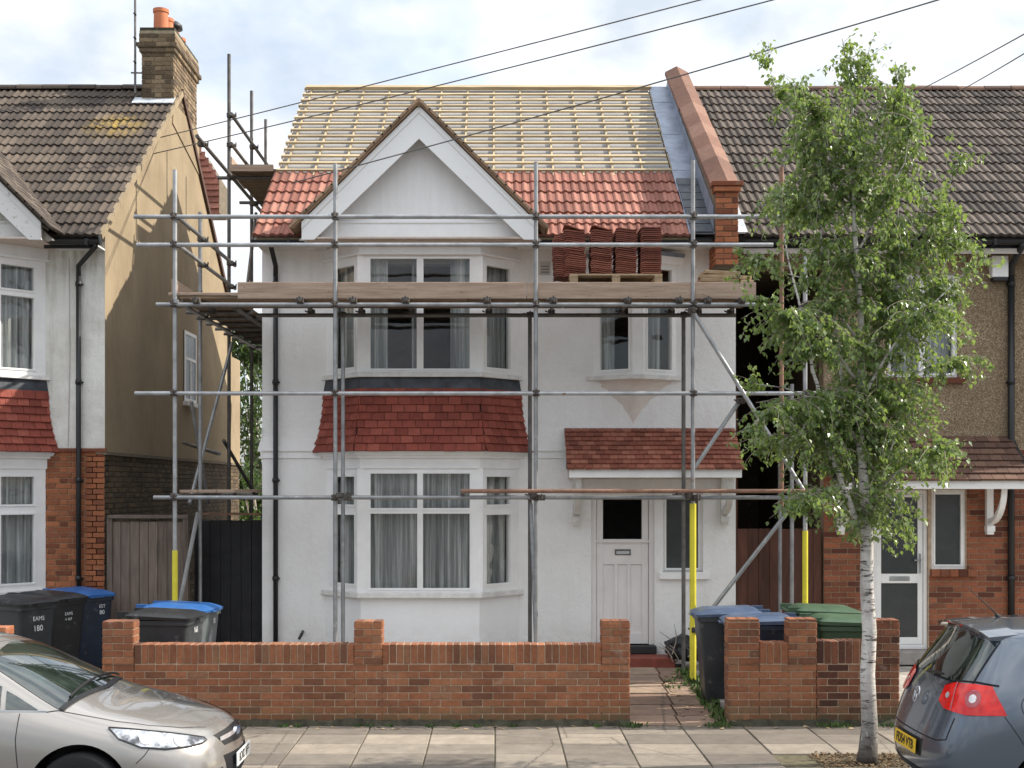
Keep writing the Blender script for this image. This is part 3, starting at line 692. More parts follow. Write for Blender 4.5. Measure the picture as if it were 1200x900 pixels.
w.add([v_ for r_ in rings_ for v_ in r_], [(6*a+b_, 6*a+b_+1, 6*a+b_+7, 6*a+b_+6) for a in range(nn_) for b_ in range(5)]); w.build('oriel_corbel', 'patched_render', H, smooth=True)
# door
D = MB(); x0, x1, z0, z1 = door_h; y = YF+.04
D.box(x0, x0+.07, y, y+.12, z0, z1).box(x1-.07, x1, y, y+.12, z0, z1).box(x0+.07, x1-.07, y, y+.12, z1-.06, z1); D.build('door_frame', 'door_paint', H, bevel=.006)
d = MB(); a, b = x0+.075, x1-.075; y += .03; zt = z1-.065; gb, gt = 1.82, 2.37
d.box(a, b, y+.02, y+.05, z0+.01, gb-.05)           # recessed panel back
d.box(a, a+.09, y, y+.02, z0+.01, zt).box(b-.09, b, y, y+.02, z0+.01, zt).box(a+.09, b-.09, y, y+.02, z0+.01, z0+.16).box(a+.09, b-.09, y, y+.05, gb-.05-.30, gb).box(a+.09, b-.09, y, y+.05, gt, zt).box(a, a+.09, y+.02, y+.05, gb-.05, zt).box(b-.09, b, y+.02, y+.05, gb-.05, zt)
pw = (b-a-.18)
for i in (1, 2): xx = a+.09+pw*i/3; d.box(xx-.022, xx+.022, y, y+.02, z0+.16, gb-.35)
dr = d.build('front_door', 'door_paint', H, bevel=.004)
MB().box(a+.09, b-.09, y+.015, y+.023, gb, gt).build('pane', 'obscure_glass', dr)
MB().box(a-.01, b+.01, y-.03, y, gb-.045, gb-.015).build('drip_rail', 'door_paint', dr)
m = MB().box(1.66, 1.88, y-.012, y, 1.60, 1.68); m.build('letterbox', 'galvanised_dull', dr, bevel=.004)
MB().box(1.68, 1.86, y-.018, y-.0125, 1.615, 1.655).build('letterbox_flap', 'chrome', dr)
MB().lathe((0, 0, 0), [(0, 0), (.02, 0), (.02, .03), (.028, .035), (.028, .05), (0, .055)], 12).build('door_knob', 'cowl_metal', dr)
k = dr.children[-1]; k.matrix_parent_inverse = Matrix.Identity(4); k.location = (b-.045, y, 1.70); k.rotation_euler = (R(90), 0, 0)
x0, x1, z0, z1 = side_h
window(H, 'side_light', (x0, YF+.05, z0), (1, 0, 0), x1-x0, z1-z0, [(.05, .49, .05, 1.05)], glass='obscure_glass')
MB().box(x0-.06, x1+.08, YF-.06, YF+.06, z0-.10, z0).build('window_sill', 'white_paint', H, bevel=.008)
MB().box(door_h[0]-.02, door_h[1]+.02, YF-.10, YF+.22, .25, .36).build('door_step', 'cowl_metal', H, bevel=.01)
MB().box(1.30, 2.42, YF-.48, YF-.10, .10, .25).build('red_step', 'red_step', H, bevel=.012)
# canopy over the door
cx0, cx1 = px(663.5, YF), px(858, YF); cy = 16.97; zt, zb = 3.33, 2.81
w = MB().prism([(cx0, YF, zb-.02), (cx0, cy, zb-.02), (cx0, cy, zb), (cx0, YF, zt)], (0, 0, 0), (cx1-cx0, 0, 0)); cnp = w.build('door_canopy', 'roof_felt', H)
hung_tiles(cnp, (cx0-.03, cy-.06, zb-.03), (cx1+.03, cy-.06, zb-.03), (cx1+.03, YF, zt+.02), (cx0-.03, YF, zt+.02), 9, .115, 'canopy_tile', 'tile')
MB().box(cx0, cx1, cy-.02, cy+.02, zb-.145, zb-.02).build('canopy_fascia', 'white_paint', H, bevel=.005)
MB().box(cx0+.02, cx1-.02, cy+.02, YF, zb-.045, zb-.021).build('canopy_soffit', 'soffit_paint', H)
MB().box(cx0+.02, cx1-.02, YF-.04, YF, zb-.16, zb-.05).build('canopy_wall_plate', 'soffit_paint', H)
def bracket(parent, x, zt, mat='sill_paint', w=.09):
    m = MB(); m.box(x-w/2, x+w/2, YF-.075, YF, zt-.62, zt)
    m.box(x-w/2-.01, x+w/2+.01, YF-.11, YF, zt-.70, zt-.62); m.box(x-w/2, x+w/2, YF-.09, YF, zt-.74, zt-.70)
    m.box(x-w/2+.003, x+w/2-.003, 17.0, YF-.075, zt-.08, zt-.003)
    pr = []
    for i in range(9): a = i/8*pi/2; pr.append((YF-.07-.50*sin(a), zt-.60+.50*(1-cos(a))))
    for i in range(8): 
        (ya, za), (yb, zb_) = pr[i], pr[i+1]; m.add([(x-w/2+.006, ya, za), (x+w/2-.006, ya, za), (x+w/2-.006, yb, zb_), (x-w/2+.006, yb, zb_), (x-w/2+.006, ya, za+.08), (x+w/2-.006, ya, za+.08), (x+w/2-.006, yb, zb_+.07), (x-w/2+.006, yb, zb_+.07)], [(0,1,2,3),(4,7,6,5),(0,4,5,1),(2,6,7,3),(1,5,6,2),(0,3,7,4)])
    return m.build('canopy_bracket', mat, parent)
bracket(H, px(675, YF), zb-.05); bracket(H, px(848, YF), zb-.05)
# air brick, overflow stub, cable
w = MB().box(px(632, YF), px(645, YF), YF-.02, YF, pz(322, YF), pz(307, YF)); vt = w.build('wall_vent', 'soffit_paint', H, bevel=.004)
for i in range(4):
    for j in range(3): MB().box(.64+i*.028, .655+i*.028, YF-.0235, YF-.0205, 5.49+j*.04, 5.51+j*.04).build('vent_slot', 'cowl_metal', vt)
w = MB().tube([(px(355, YF), YF, pz(740, YF)), (px(355, YF), YF-.12, pz(742, YF)), (px(352, YF), YF-.14, pz(748, YF))], .02, 8); w.build('overflow_pipe', 'black_plastic', H)
# gutters and downpipe
def gutter(parent, x0, x1, Y=17.22, z=5.86):
    m = MB(); pr = [(Y-.06+.06*(1-cos(pi*i/8)), z-.06*sin(pi*i/8)) for i in range(9)]
    P = [(0, y, zz) for y, zz in pr]+[(0, y, zz) for y, zz in [(pr[-1][0]-.008, z), (Y, z-.05), (pr[0][0]+.008, z)]]
    n = len(P); vs = [(x0, p[1], p[2]) for p in P]+[(x1, p[1], p[2]) for p in P]
    m.add(vs, [(i, (i+1) % n, (i+1) % n+n, i+n) for i in range(n)]+[tuple(range(9)), tuple(range(n, n+9))[::-1]])
    k = x0+.5
    while k < x1: m.box(k-.02, k+.02, Y-.068, Y+.07, z-.068, z+.012); k += .95
    return m.build('gutter', 'black_plastic', parent)
gutter(H, -3.27, BC-1.56); gutter(H, BC+1.56, 2.92)
MB().box(HX[0], BC-1.5, 17.32, 17.345, 5.80, 5.92).box(BC+1.5, 2.95, 17.32, 17.345, 5.80, 5.92).build('eaves_fascia', 'black_plastic', H)
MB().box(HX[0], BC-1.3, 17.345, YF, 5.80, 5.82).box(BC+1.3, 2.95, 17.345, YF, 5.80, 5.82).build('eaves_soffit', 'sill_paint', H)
def downpipe(parent, x, zb, zt=5.80, Y=YF-.06, r=.034, top=None):
    m = MB(); xo = top if top is not None else x
    m.tube([(xo, 17.22, 5.82), (xo, 17.22, zt-.02), (x, Y, zt-.22), (x, Y, zt-.40)], r, 12); m.tube([(x, Y, zt-.36), (x, Y, zb)], r, 12); 
    z = zt-.5
    while z > zb: m.tube([(x, Y, z), (x, Y, z+.07)], r+.008, 12); m.box(x-.05, x+.05, Y+.01, Y+.06, z+.02, z+.045); z -= 1.35
    return m.build('downpipe', 'black_plastic', parent, smooth=True)
downpipe(H, px(323, YF-.06), .14)
# roof: membrane, battens, counter battens, tiles
w = MB(); RP.slab(w, -3.22, 2.62, 0, RP.len, -.10, -.03); w.build('roof_deck', 'counter_wood', H)
w = MB(); 
for i in range(6):
    d0 = RP.len*i/6-.06 if i else 0; RP.slab(w, -3.2, 2.62, max(0, d0), RP.len*(i+1)/6, -.028+.003*i, -.024+.003*i+.004)
w.build('roof_membrane', 'membrane', H)
w = MB().add([(-3.22,21.9,9.3),(3.3,21.9,9.3),(3.3,26.5,5.93),(-3.22,26.5,5.93),(-3.22,21.9,9.2),(3.3,21.9,9.2),(3.3,26.5,5.83),(-3.22,26.5,5.83)], [(0,1,2,3),(4,7,6,5),(0,4,5,1),(1,5,6,2),(2,6,7,3),(3,7,4,0)]); w.build('rear_roof_slope', 'red_roof_tile', H)
D0 = 2.10; NB = 13; cw = .45
for i in range(14):
    x = -3.12+i*cw*.985
    for seg in range(1):
        m = MB(); RP.slab(m, x-.013, x+.013, D0-.1, RP.len-.02, .0, .030); m.build('counter_batten', 'counter_wood', H)
for j in range(NB+1):
    d = D0+.05+(RP.len-D0-.12)*j/NB; m = MB(); e = random.uniform(-.03, .03)
    RP.slab(m, -3.24+e*.3, 2.60+e, d-.024, d+.024, .031, .062); m.build('batten', 'batten_wood', H)
m = MB(); RP.slab(m, -3.22, 2.66, RP.len-.10, RP.len+.0, .03, .09); m.build('ridge_board', 'batten_wood', H)
m = MB(); RP.slab(m, -3.245, -3.215, 0, RP.len, -.12, .02); m.build('verge_board', 'soffit_paint', H)
slg = (7.56-6.03)/1.545
def skip_gable(x, d):
    p = RP.at(x, d, 0); return abs(x-BC) < (7.58-(p.z))/slg+.02 and p.Y if False else abs(x-BC) < (7.50-p.z)/slg
RP.tiles(H, -3.27, 2.66, -.03, .354, 6, .118, 1, 'red_roof_tile', skip=skip_gable, quota=400)
w = MB(); RP.slab(w, -3.2, 2.62, 0, 2.12, -.018, .006); w.build('tile_underlay', 'roof_felt', H)
# lead gutter along the party wall
w = MB()
for i in range(8):
    d0, d1 = RP.len*i/8-.04, RP.len*(i+1)/8; RP.slab(w, 2.62+.01*(i % 2), 2.96, max(-.05, d0), d1, .045+.004*(i % 2), .057+.004*(i % 2))
w.build('lead_flashing', 'lead', H)
for i in range(7):
    m = MB(); RP.slab(m, 2.64, 2.94, -.03+i*.26, .21+i*.26, .062, .082); m.build('slate', 'dark_lead', H)
# parapet with saddle-back coping
CP = RoofPlane(17.16, 6.55, 21.98, 9.66)
w = MB().prism([(2.96, 17.22, 5.9), (2.96, 17.22, 6.5), (2.96, 21.95, 9.58), (2.96, 22.3, 9.3), (2.96, 22.3, 5.9)], (0, 0, 0), (.30, 0, 0)); par = w.build('parapet_wall', 'dark_mortar', H)
w = MB().prism([(2.952, 17.26, 6.0), (2.952, 17.26, 6.32), (2.952, 21.9, 9.50), (2.952, 21.9, 9.2)], (0, 0, 0), (-.008, 0, 0)); w.build('parapet_lead_upstand', 'lead', H)
n = 11
for i in range(n):
    d0, d1 = CP.len*i/n, CP.len*(i+1)/n-.008; jt = random.uniform(-.006, .006)
    a0, a1, a2 = CP.at(2.915+jt, d0, .0), CP.at(3.11, d0, .10), CP.at(3.305+jt, d0, .0)
    dn = CP.at(0, d0, -.05)-CP.at(0, d0, 0)
    MB().prism([a0, a1, a2, a2+dn, a0+dn], (0, 0, 0), CP.at(0, d1, .008)-CP.at(0, d0, 0)).build('coping_tile', 'coping_tile', par)
pier = MB().box(2.965, 3.255, 17.16, YF, 5.52, 6.62).build('brick_pier', 'dark_mortar', H)
lay(pier, (2.955, 17.15, 5.52), (1, 0, 0), (0, -1, 0), .31, 1.05, 'orange_brick', bond='pier', depth=.02, jit=.004)
for k in range(2): MB().box(2.93-.03*k, 3.29+.03*k, 17.11-.02*k, 17.3, 6.50+.07*k, 6.565+.07*k).build('corbel_brick', 'orange_brick', pier, bevel=.006)
lay(pier, (2.955, YF, 5.52), (0, -1, 0), (-1, 0, 0), .5, .35, 'orange_brick', bond='pier', depth=.02)
w = MB(); RP.slab(w, 3.27, 3.40, -.03, RP.len, .05, .075); w.build('mortar_fillet', 'pale_flashing', H)

# ================================================================== LEFT HOUSE
random.seed(31)
HL = empty('house', (-7.5, YF, GZ), 'house with brown pantile roof, tan side wall and brick chimney, beyond the scaffold', 'house')
LC = -7.52; LW = -9.6
holes = [(LC-1.28, LC+1.28, 1.13, 2.8), (LC-1.28, LC+1.28, 4.07, 5.62)]
wall_with_holes(MB(), LW, LX-.002, YF, YF+.24, 3.07, 5.92, holes).build('front_wall', 'old_stucco', HL)
bw = wall_with_holes(MB(), LW, LX-.02, YF+.012, YF+.24, 0, 3.07, holes).build('brick_front', 'orange_mortar', HL)
lay(bw, (LX-.85, YF, .04), (1, 0, 0), (0, -1, 0), .85, 3.0, 'orange_brick', bond='flemish', depth=.02, quota=300, order=lambda c: -c[2])
# side wall: render above, stock brick below
side = MB().box(LX-.24, LX, YF+.001, 27.0, 3.0, 5.2).prism([(LX-.24, YF+.001, 5.2), (LX-.24, 26.15, 5.2), (LX-.24, 26.15, 5.93), (LX-.24, 21.9, 9.22), (LX-.24, YF+.001, 6.1)], (0, 0, 0), (.24, 0, 0))
side.build('side_wall', 'tan_render', HL)
bs = MB().box(LX-.26, LX-.02, YF+.012, 27.0, 0, 3.0).build('brick_side', 'dark_mortar', HL)
lay(bs, (LX-.004, YF+.0, .06), (0, 1, 0), (1, 0, 0), 9.3, 2.925, 'stock_brick', bond='flemish', depth=.02, quota=300, order=lambda c: (0 if c[2] > 1.9 else 1, c[0]))
MB().box(LX-.02, LX+.035, YF-.02, 27.0, 2.985, 3.03).build('drip_ledge', 'dark_mortar', HL)
MB().box(LX-.85, LX+.03, YF-.035, YF+.0, 3.03, 3.075).build('drip_ledge', 'red_house_brick', HL)
bay_and_gable(HL, LC, 'old_stucco', 'skirt_tile', 'peeling_paint', 'old_roof_tile', right_only=True, trans=True)
for (z0, z1) in ((.3, 2.9), (3.2, 5.8)):
    w = MB(); x0, x1 = -9.4, -5.7; vs = [(x0,YF+.245,z0),(x1,YF+.245,z0),(x1,YF+3,z0),(x0,YF+3,z0),(x0,YF+.245,z1),(x1,YF+.245,z1),(x1,YF+3,z1),(x0,YF+3,z1)]
    w.add(vs, [(0,1,2,3),(4,7,6,5),(1,5,6,2),(2,6,7,3),(3,7,4,0)]); w.build('room', 'room_dark', HL)
RL = RoofPlane(*EAVE, *RIDGE)
slG = (7.56-6.03)/1.545
def skip_l(x, d): p = RL.at(x, d, 0); return abs(x-LC) < (7.45-p.z)/slG or x < -9.0
RL.tiles(HL, LX+.06-.236*17, LX+.06, -.03, .355, 16, .236, 2, 'old_roof_tile', skip=skip_l, quota=300, order=lambda c: -c[0])
w = MB(); RL.slab(w, -9.6, LX+.02, 0, RL.len, -.1, .006); w.build('roof_deck', 'roof_felt', HL)
w = MB().add([(-9.6,21.9,9.35),(LX+.05,21.9,9.35),(LX+.05,26.3,5.93),(-9.6,26.3,5.93),(-9.6,21.9,9.23),(LX+.05,21.9,9.23),(LX+.05,26.3,5.81),(-9.6,26.3,5.81)], [(0,1,2,3),(4,7,6,5),(0,4,5,1),(1,5,6,2),(2,6,7,3),(3,7,4,0)]); w.build('rear_roof_slope', 'brown_tile', HL)
def ridge(parent, x0, x1, z, mat, Y=21.9, l=.45):
    m = MB(); pr = [(0, Y+.12*cos(pi*i/8), z+.10*sin(pi*i/8)-.01) for i in range(9)]; m.prism(pr, (0, 0, 0), (l-.012, 0, 0)); me = m.mesh('ridge_tile', mat)
    x = x0
    while x < x1-.1: inst('ridge_tile', me, (x, 0, random.uniform(-.006, .006)), parent); x += l
ridge(HL, -9.5, -5.93, 9.33, 'old_roof_tile')
m = MB()
for i in range(16):   # verge pointing
    RL.slab(m, LX+.02, LX+.075, i*.35, i*.35+.34, -.05, .03)
m.build('verge_pointing', 'tan_render', HL)
gutter(HL, -5.98, LX+.06); MB().tube([(LX+.06, 17.22, 5.86), (LX+.075, 17.22, 5.86)], .066, 14).build('gutter_end', 'black_plastic', HL)
MB().box(-6.1, LX, 17.31, 17.335, 5.77, 5.92).build('eaves_fascia', 'black_plastic', HL); MB().box(-6.0, LX, 17.335, YF, 5.80, 5.82).build('eaves_soffit', 'peeling_paint', HL)
downpipe(HL, px(92, YF-.06), .14, top=px(112, 17.22))
MB().tube([(px(81, YF), YF-.008, 5.7), (px(82, YF), YF-.008, 4.4), (px(80, YF), YF-.008, 3.1)], .006, 6).build('cable', 'soffit_paint', HL)
# side window in the tan wall
w = MB(); y0, y1, z0, z1 = 22.1, 22.95, 4.02, 5.25
w.box(LX-.05, LX+.012, y0, y1, z0, z1); sw = w.build('side_window', 'cowl_metal', HL)
for a, b, c, d in ((y0, y0+.06, z0, z1), (y1-.06, y1, z0, z1), (y0+.06, y1-.06, z0, z0+.06), (y0+.06, y1-.06, z1-.06, z1), (y0+.06, y1-.06, 4.75, 4.80), (22.5, 22.55, z0+.06, 4.75)): MB().box(LX+.012, LX+.03, a, b, c, d).build('glazing_bar', 'white_paint', sw)
MB().box(LX+.013, LX+.018, y0+.06, y1-.06, z0+.06, z1-.06).build('pane', 'obscure_glass', sw)
MB().box(LX, LX+.09, y0-.06, y1+.06, z0-.07, z0).build('window_sill', 'sill_paint', HL)
# chimney: part of the left house
cx0, cx1, cy0, cy1 = px(166, 21.4), LX+.01, 21.38, 23.05; cb, ct = 8.2, 9.95
ch = MB().box(cx0+.012, cx1-.012, cy0+.012, cy1-.012, cb, ct).build('chimney', 'chimney_mortar', HL)
MB().prism([(LX-.3, 21.3, 8.6), (LX-.3, 23.2, 8.2), (LX-.3, 23.2, 8.90), (LX-.3, 23.05, 8.97), (LX-.3, 21.4, 8.97)], (0, 0, 0), (.318, 0, 0)).build('gable_render', 'tan_render', HL)
lay(ch, (cx0, cy0, 8.75), (1, 0, 0), (0, -1, 0), cx1-cx0, 1.20, 'chimney_brick', bond='flemish', depth=.02, jit=.004)
lay(ch, (cx1, cy0, 8.975), (0, 1, 0), (1, 0, 0), cy1-cy0, .975, 'chimney_brick', bond='flemish', depth=.02, quota=200, jit=.003)
for k, (o, za, zb2) in enumerate(((.035, 9.80, 9.875), (.07, 9.88, 9.955), (.035, 9.96, 10.16))):
    m = MB().box(cx0-o+.01, cx1+o-.01, cy0-o+.01, cy1+o-.01, za, zb2-.003); m.build('corbel_course', 'chimney_mortar', ch)
    for r in range(int((zb2-za)/.074)):
        lay(ch, (cx0-o, cy0-o, za+r*.075), (1, 0, 0), (0, -1, 0), cx1-cx0+2*o, .075, 'chimney_brick', depth=.02, start=r+k, jit=.003)
        lay(ch, (cx1+o, cy0-o, za+r*.075), (0, 1, 0), (1, 0, 0), cy1-cy0+2*o, .075, 'chimney_brick', depth=.02, start=r+k)
MB().box(cx0-.02, cx1+.02, cy0-.02, cy1+.02, 10.16, 10.21).build('chimney_flaunching', 'moss_fillet', ch)
for i, (yy, hh, rr, cowl) in enumerate(((21.60, .40, .125, 0), (22.0, .39, .11, 0), (22.4, .30, .10, 1), (22.8, .33, .12, 0))):
    m = MB().lathe((px(188, 21.6)+.01, yy, 10.19), [(rr, 0), (rr*.94, hh*.85), (rr*1.05, hh*.86), (rr*1.08, hh), (rr*.85, hh), (rr*.8, 0)], 20); p = m.build('chimney_pot', 'terracotta', ch, smooth=False, angle=40)
    if cowl:
        m = MB().lathe((px(188, 21.6)+.01, yy, 10.19+hh), [(.10, 0), (.10, .05), (.17, .06), (.16, .13), (.10, .18), (0, .20)], 16); m.build('chimney_cowl', 'cowl_metal', ch, smooth=True)
m = MB(); RL.slab(m, cx0-.12, cx1+.02, 4.95, 5.20, .05, .065); m.box(cx0-.01, cx1, cy0-.012, cy0-.002, 8.60, 8.88); m.build('chimney_flashing', 'pale_flashing', HL)
# aerial pole beside the chimney
A = empty('aerial', (cx0, cy0, 9.4), 'thin TV aerial mast strapped to the chimney of the tan-sided house', 'aerial')
xa = px(159, 21.35)
MB().tube([(xa, 21.32, 9.1), (xa, 21.32, 11.0)], .02, 8).build('mast', 'galvanised_dull', A)
for z in (9.22, 9.44): MB().tube([(xa-.07, 21.32, z), (cx0+.02, 21.33, z)], .014, 6).build('bracket', 'galvanised_dull', A)
for k in range(3): MB().tube([(xa-.012, 21.30, 9.6+k*.4), (xa+.012, 21.30, 9.62+k*.4)], .03, 6).build('cable_tie', 'black_plastic', A)

# ================================================================== RIGHT HOUSE
random.seed(41)
HR = empty('house', (7, YF, GZ), 'pebble-dashed house with dark tiled roof and red brick ground floor behind the birch', 'house')
RW = 10.2
dh = (px(1023, YF), px(1088, YF), .30, 2.50); sh = (px(1092, YF), px(1132, YF), 1.41, 2.50); uh = (px(1040, YF), px(1123, YF), 4.05, 5.48)
zb_r = 3.08
wall_with_holes(MB(), RX, RW, YF, YF+.24, zb_r, 5.92, [uh]).build('front_wall', 'pebble_dash', HR)
MB().box(HX[1], RX, YF, YF+.24, 5.55, 5.92).build('passage_lintel', 'pebble_dash', HR)
bw = wall_with_holes(MB(), RX+.015, RW, YF+.012, YF+.24, 0, zb_r, [dh, sh]).build('brick_front', 'mortar', HR)
lay(bw, (RX, YF, .03), (1, 0, 0), (0, -1, 0), dh[0]-RX-.01, 3.03, 'red_house_brick', depth=.02, quota=150, order=lambda c: (abs(c[2]-1.6)))
lay(bw, (dh[1]+.01, YF, .03), (1, 0, 0), (0, -1, 0), 2.6, 3.03, 'red_house_brick', depth=.02, quota=300, start=1, order=lambda c: (c[0] > 1.3, abs(c[2]-1.6)), holes=[(0, sh[1]-dh[1], 1.31-.03, 3.1)])
w = MB().box(HX[1], HX[1]+.01, YF+.24, 24, 0, 5.6); w.box(RX, RX+.2, YF+.24, 24, 0, 5.6); w.box(HX[1]+.01, RX, 22, 22.2, 0, 5.6); w.box(HX[1]+.01, RX, YF+.24, 24, 5.52, 5.55); w.build('passage_walls', 'stock_brick', HR)
for (a, b, z0, z1) in ((uh[0]-.3, uh[1]+.3, 3.3, 5.8), (dh[0]-.3, sh[1]+.3, .2, 2.9)):
    w = MB(); vs = [(a,YF+.245,z0),(b,YF+.245,z0),(b,YF+3,z0),(a,YF+3,z0),(a,YF+.245,z1),(b,YF+.245,z1),(b,YF+3,z1),(a,YF+3,z1)]
    w.add(vs, [(0,1,2,3),(4,7,6,5),(1,5,6,2),(2,6,7,3),(3,7,4,0)]); w.build('room', 'room_dark', HR)
wu = uh[1]-uh[0]; hu = uh[3]-uh[2]
window(HR, 'upper_window', (uh[0], YF+.05, uh[2]), (1, 0, 0), wu, hu, [(.06, wu/2-.04, .06, hu-.06), (wu/2+.04, wu-.06, .06, 1.0), (wu/2+.04, wu-.06, 1.08, hu-.06)], curtain=[(.05, wu-.05, .05, hu-.05)])
MB().box(uh[0]-.05, uh[1]+.08, YF-.07, YF+.05, uh[2]-.08, uh[2]).build('window_sill', 'red_house_brick', HR)
# door
a, b, z0, z1 = dh; y = YF+.05
m = MB().box(a, a+.06, y, y+.1, z0, z1).box(b-.05, b, y, y+.1, z0, z1).box(a+.06, b-.05, y, y+.1, z1-.06, z1).box(a+.06, b-.05, y, y+.1, z0, z0+.06); m.build('door_frame', 'white_paint', HR, bevel=.005)
d = MB(); p, q = a+.065, b-.055; y2 = y+.02
zs = [(z0+.065, .46), (1.21, 1.34), (2.40, z1-.065)]
for (c, e) in zs: d.box(p+.07, q-.07, y2, y2+.05, c, e)
d.box(p, p+.07, y2, y2+.05, z0+.065, z1-.065).box(q-.07, q, y2, y2+.05, z0+.065, z1-.065)
dr2 = d.build('front_door', 'white_paint', HR, bevel=.004)
MB().box(p+.07, q-.07, y2+.02, y2+.03, .46, 1.21).build('pane', 'obscure_glass', dr2); MB().box(p+.07, q-.07, y2+.02, y2+.03, 1.34, 2.40).build('pane', 'obscure_glass', dr2)
MB().box((p+q)/2-.14, (p+q)/2+.14, y2-.012, y2, 1.245, 1.305).build('letterbox', 'galvanised', dr2, bevel=.004)
MB().box(q-.055, q-.025, y2-.012, y2, 1.35, 1.62).box(q-.13, q-.04, y2-.05, y2-.035, 1.52, 1.54).box(q-.05, q-.035, y2-.05, y2, 1.52, 1.54).build('door_handle', 'galvanised', dr2)
MB().box(a-.05, b+.05, YF-.25, YF+.05, .12, .30).build('door_step', 'kerb_stone', HR, bevel=.01)
a, b, z0, z1 = sh
window(HR, 'side_light', (a, YF+.04, z0), (1, 0, 0), b-a, z1-z0, [(.06, b-a-.06, .06, z1-z0-.06)], glass='obscure_glass')
for i in range(5): MB().box(a-.02+i*.125, a+.10+i*.125, YF-.06, YF+.04, z0-.10, z0-.003).build('sill_brick', 'red_house_brick', HR, bevel=.005)
# canopy
cx0, cx1 = px(975, YF), px(1190, YF)-.02; cyr = 17.0; zt, zb = 3.22, 2.66
w = MB().prism([(cx0, YF, zb-.02), (cx0, cyr, zb-.02), (cx0, cyr, zb), (cx0, YF, zt)], (0, 0, 0), (cx1-cx0, 0, 0)); cn = w.build('door_canopy', 'roof_felt', HR)
hung_tiles(cn, (cx0-.03, cyr-.06, zb-.03), (cx1-.05, cyr-.06, zb-.03), (cx1-.05, YF, zt+.02), (cx0-.03, YF, zt+.02), 7, .165, 'brown_tile', 'tile')
MB().box(cx0, cx1-.08, cyr-.02, cyr+.02, zb-.145, zb-.02).build('canopy_fascia', 'white_paint', HR, bevel=.005)
MB().box(cx0+.02, cx1-.1, cyr+.02, YF, zb-.045, zb-.021).build('canopy_soffit', 'soffit_paint', HR)
bracket(HR, px(984, YF), zb-.03, 'white_paint'); bracket(HR, px(1158, YF), zb-.03, 'white_paint')
RR = RoofPlane(*EAVE, *RIDGE)
RR.tiles(HR, 3.36, 3.36+.236*27, -.03, .355, 16, .236, 2, 'grey_roof_tile', quota=300, order=lambda c: (0 if (c[0] > 6.6 or c[0] < 4.4 or c[1] > 3.6) else 1, c[1]))
w = MB(); RR.slab(w, 3.3, RW, 0, RR.len, -.1, .006); w.build('roof_deck', 'roof_felt', HR)
w = MB().add([(3.28,21.9,9.33),(RW,21.9,9.33),(RW,26.3,5.93),(3.28,26.3,5.93),(3.28,21.9,9.2),(RW,21.9,9.2),(RW,26.3,5.81),(3.28,26.3,5.81)], [(0,1,2,3),(4,7,6,5),(0,4,5,1),(1,5,6,2),(2,6,7,3),(3,7,4,0)]); w.build('rear_roof_slope', 'brown_tile', HR)
ridge(HR, 3.4, RW, 9.31, 'brown_tile')
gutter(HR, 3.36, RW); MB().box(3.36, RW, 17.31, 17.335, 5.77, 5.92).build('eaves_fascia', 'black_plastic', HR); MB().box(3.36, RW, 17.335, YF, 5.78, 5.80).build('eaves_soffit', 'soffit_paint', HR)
MB().box(3.36, RW, 17.29, 17.31, 5.695, 5.765).build('fascia_board', 'soffit_paint', HR)
downpipe(HR, px(1185, YF-.06), .14, r=.045)
m = MB().box(px(1162, YF-.1), px(1181, YF-.1), YF-.13, YF, pz(325, YF-.1), pz(300, YF-.1)); ab = m.build('alarm_box', 'white_paint', HR, bevel=.008)
MB().box(px(1163, YF-.1), px(1180, YF-.1), YF-.132, YF-.02, pz(329, YF-.1), pz(325.3, YF-.1)).build('alarm_base', 'black_plastic', ab)

# ================================================================== FAR THINGS IN THE GAP
random.seed(51)
FH = empty('far_house', (-11, 37, 0), 'distant red tile-hung house beyond the gable of the tan side wall', 'house')
Yf = 34.0; xr = px(257, Yf)
MB().box(xr-4, xr-.55, Yf, Yf+.9, 0, pz(246, Yf)).build('wall', 'tan_render', FH)
nrow = 8
rf = MB().prism([(xr-4, Yf-.1, pz(250, Yf)), (xr+.02, Yf-.1, pz(250, Yf)), (xr+.02, Yf-.1, pz(212, Yf)), (xr-.42, Yf-.1, pz(180, Yf)), (xr-4, Yf-.1, pz(170, Yf))], (0, 0, 0), (0, 1.0, 0)).build('roof', 'dark_mortar', FH)
za, zb2 = pz(250, Yf), pz(172, Yf)
for r in range(11):
    z = za+(zb2-za)*r/11; xe = xr+.02 if z < pz(214, Yf) else xr+.02-.45*(z-pz(214, Yf))/(pz(180, Yf)-pz(214, Yf))
    MB().add([(xr-1.6, Yf-.16, z-.05), (xe, Yf-.16, z-.05), (xe, Yf-.10, z+.17), (xr-1.6, Yf-.10, z+.17), (xr-1.6, Yf-.11, z-.05), (xe, Yf-.11, z-.05)], [(0,1,2,3),(4,5,1,0)]).build('tile_course', 'red_roof_tile', rf)

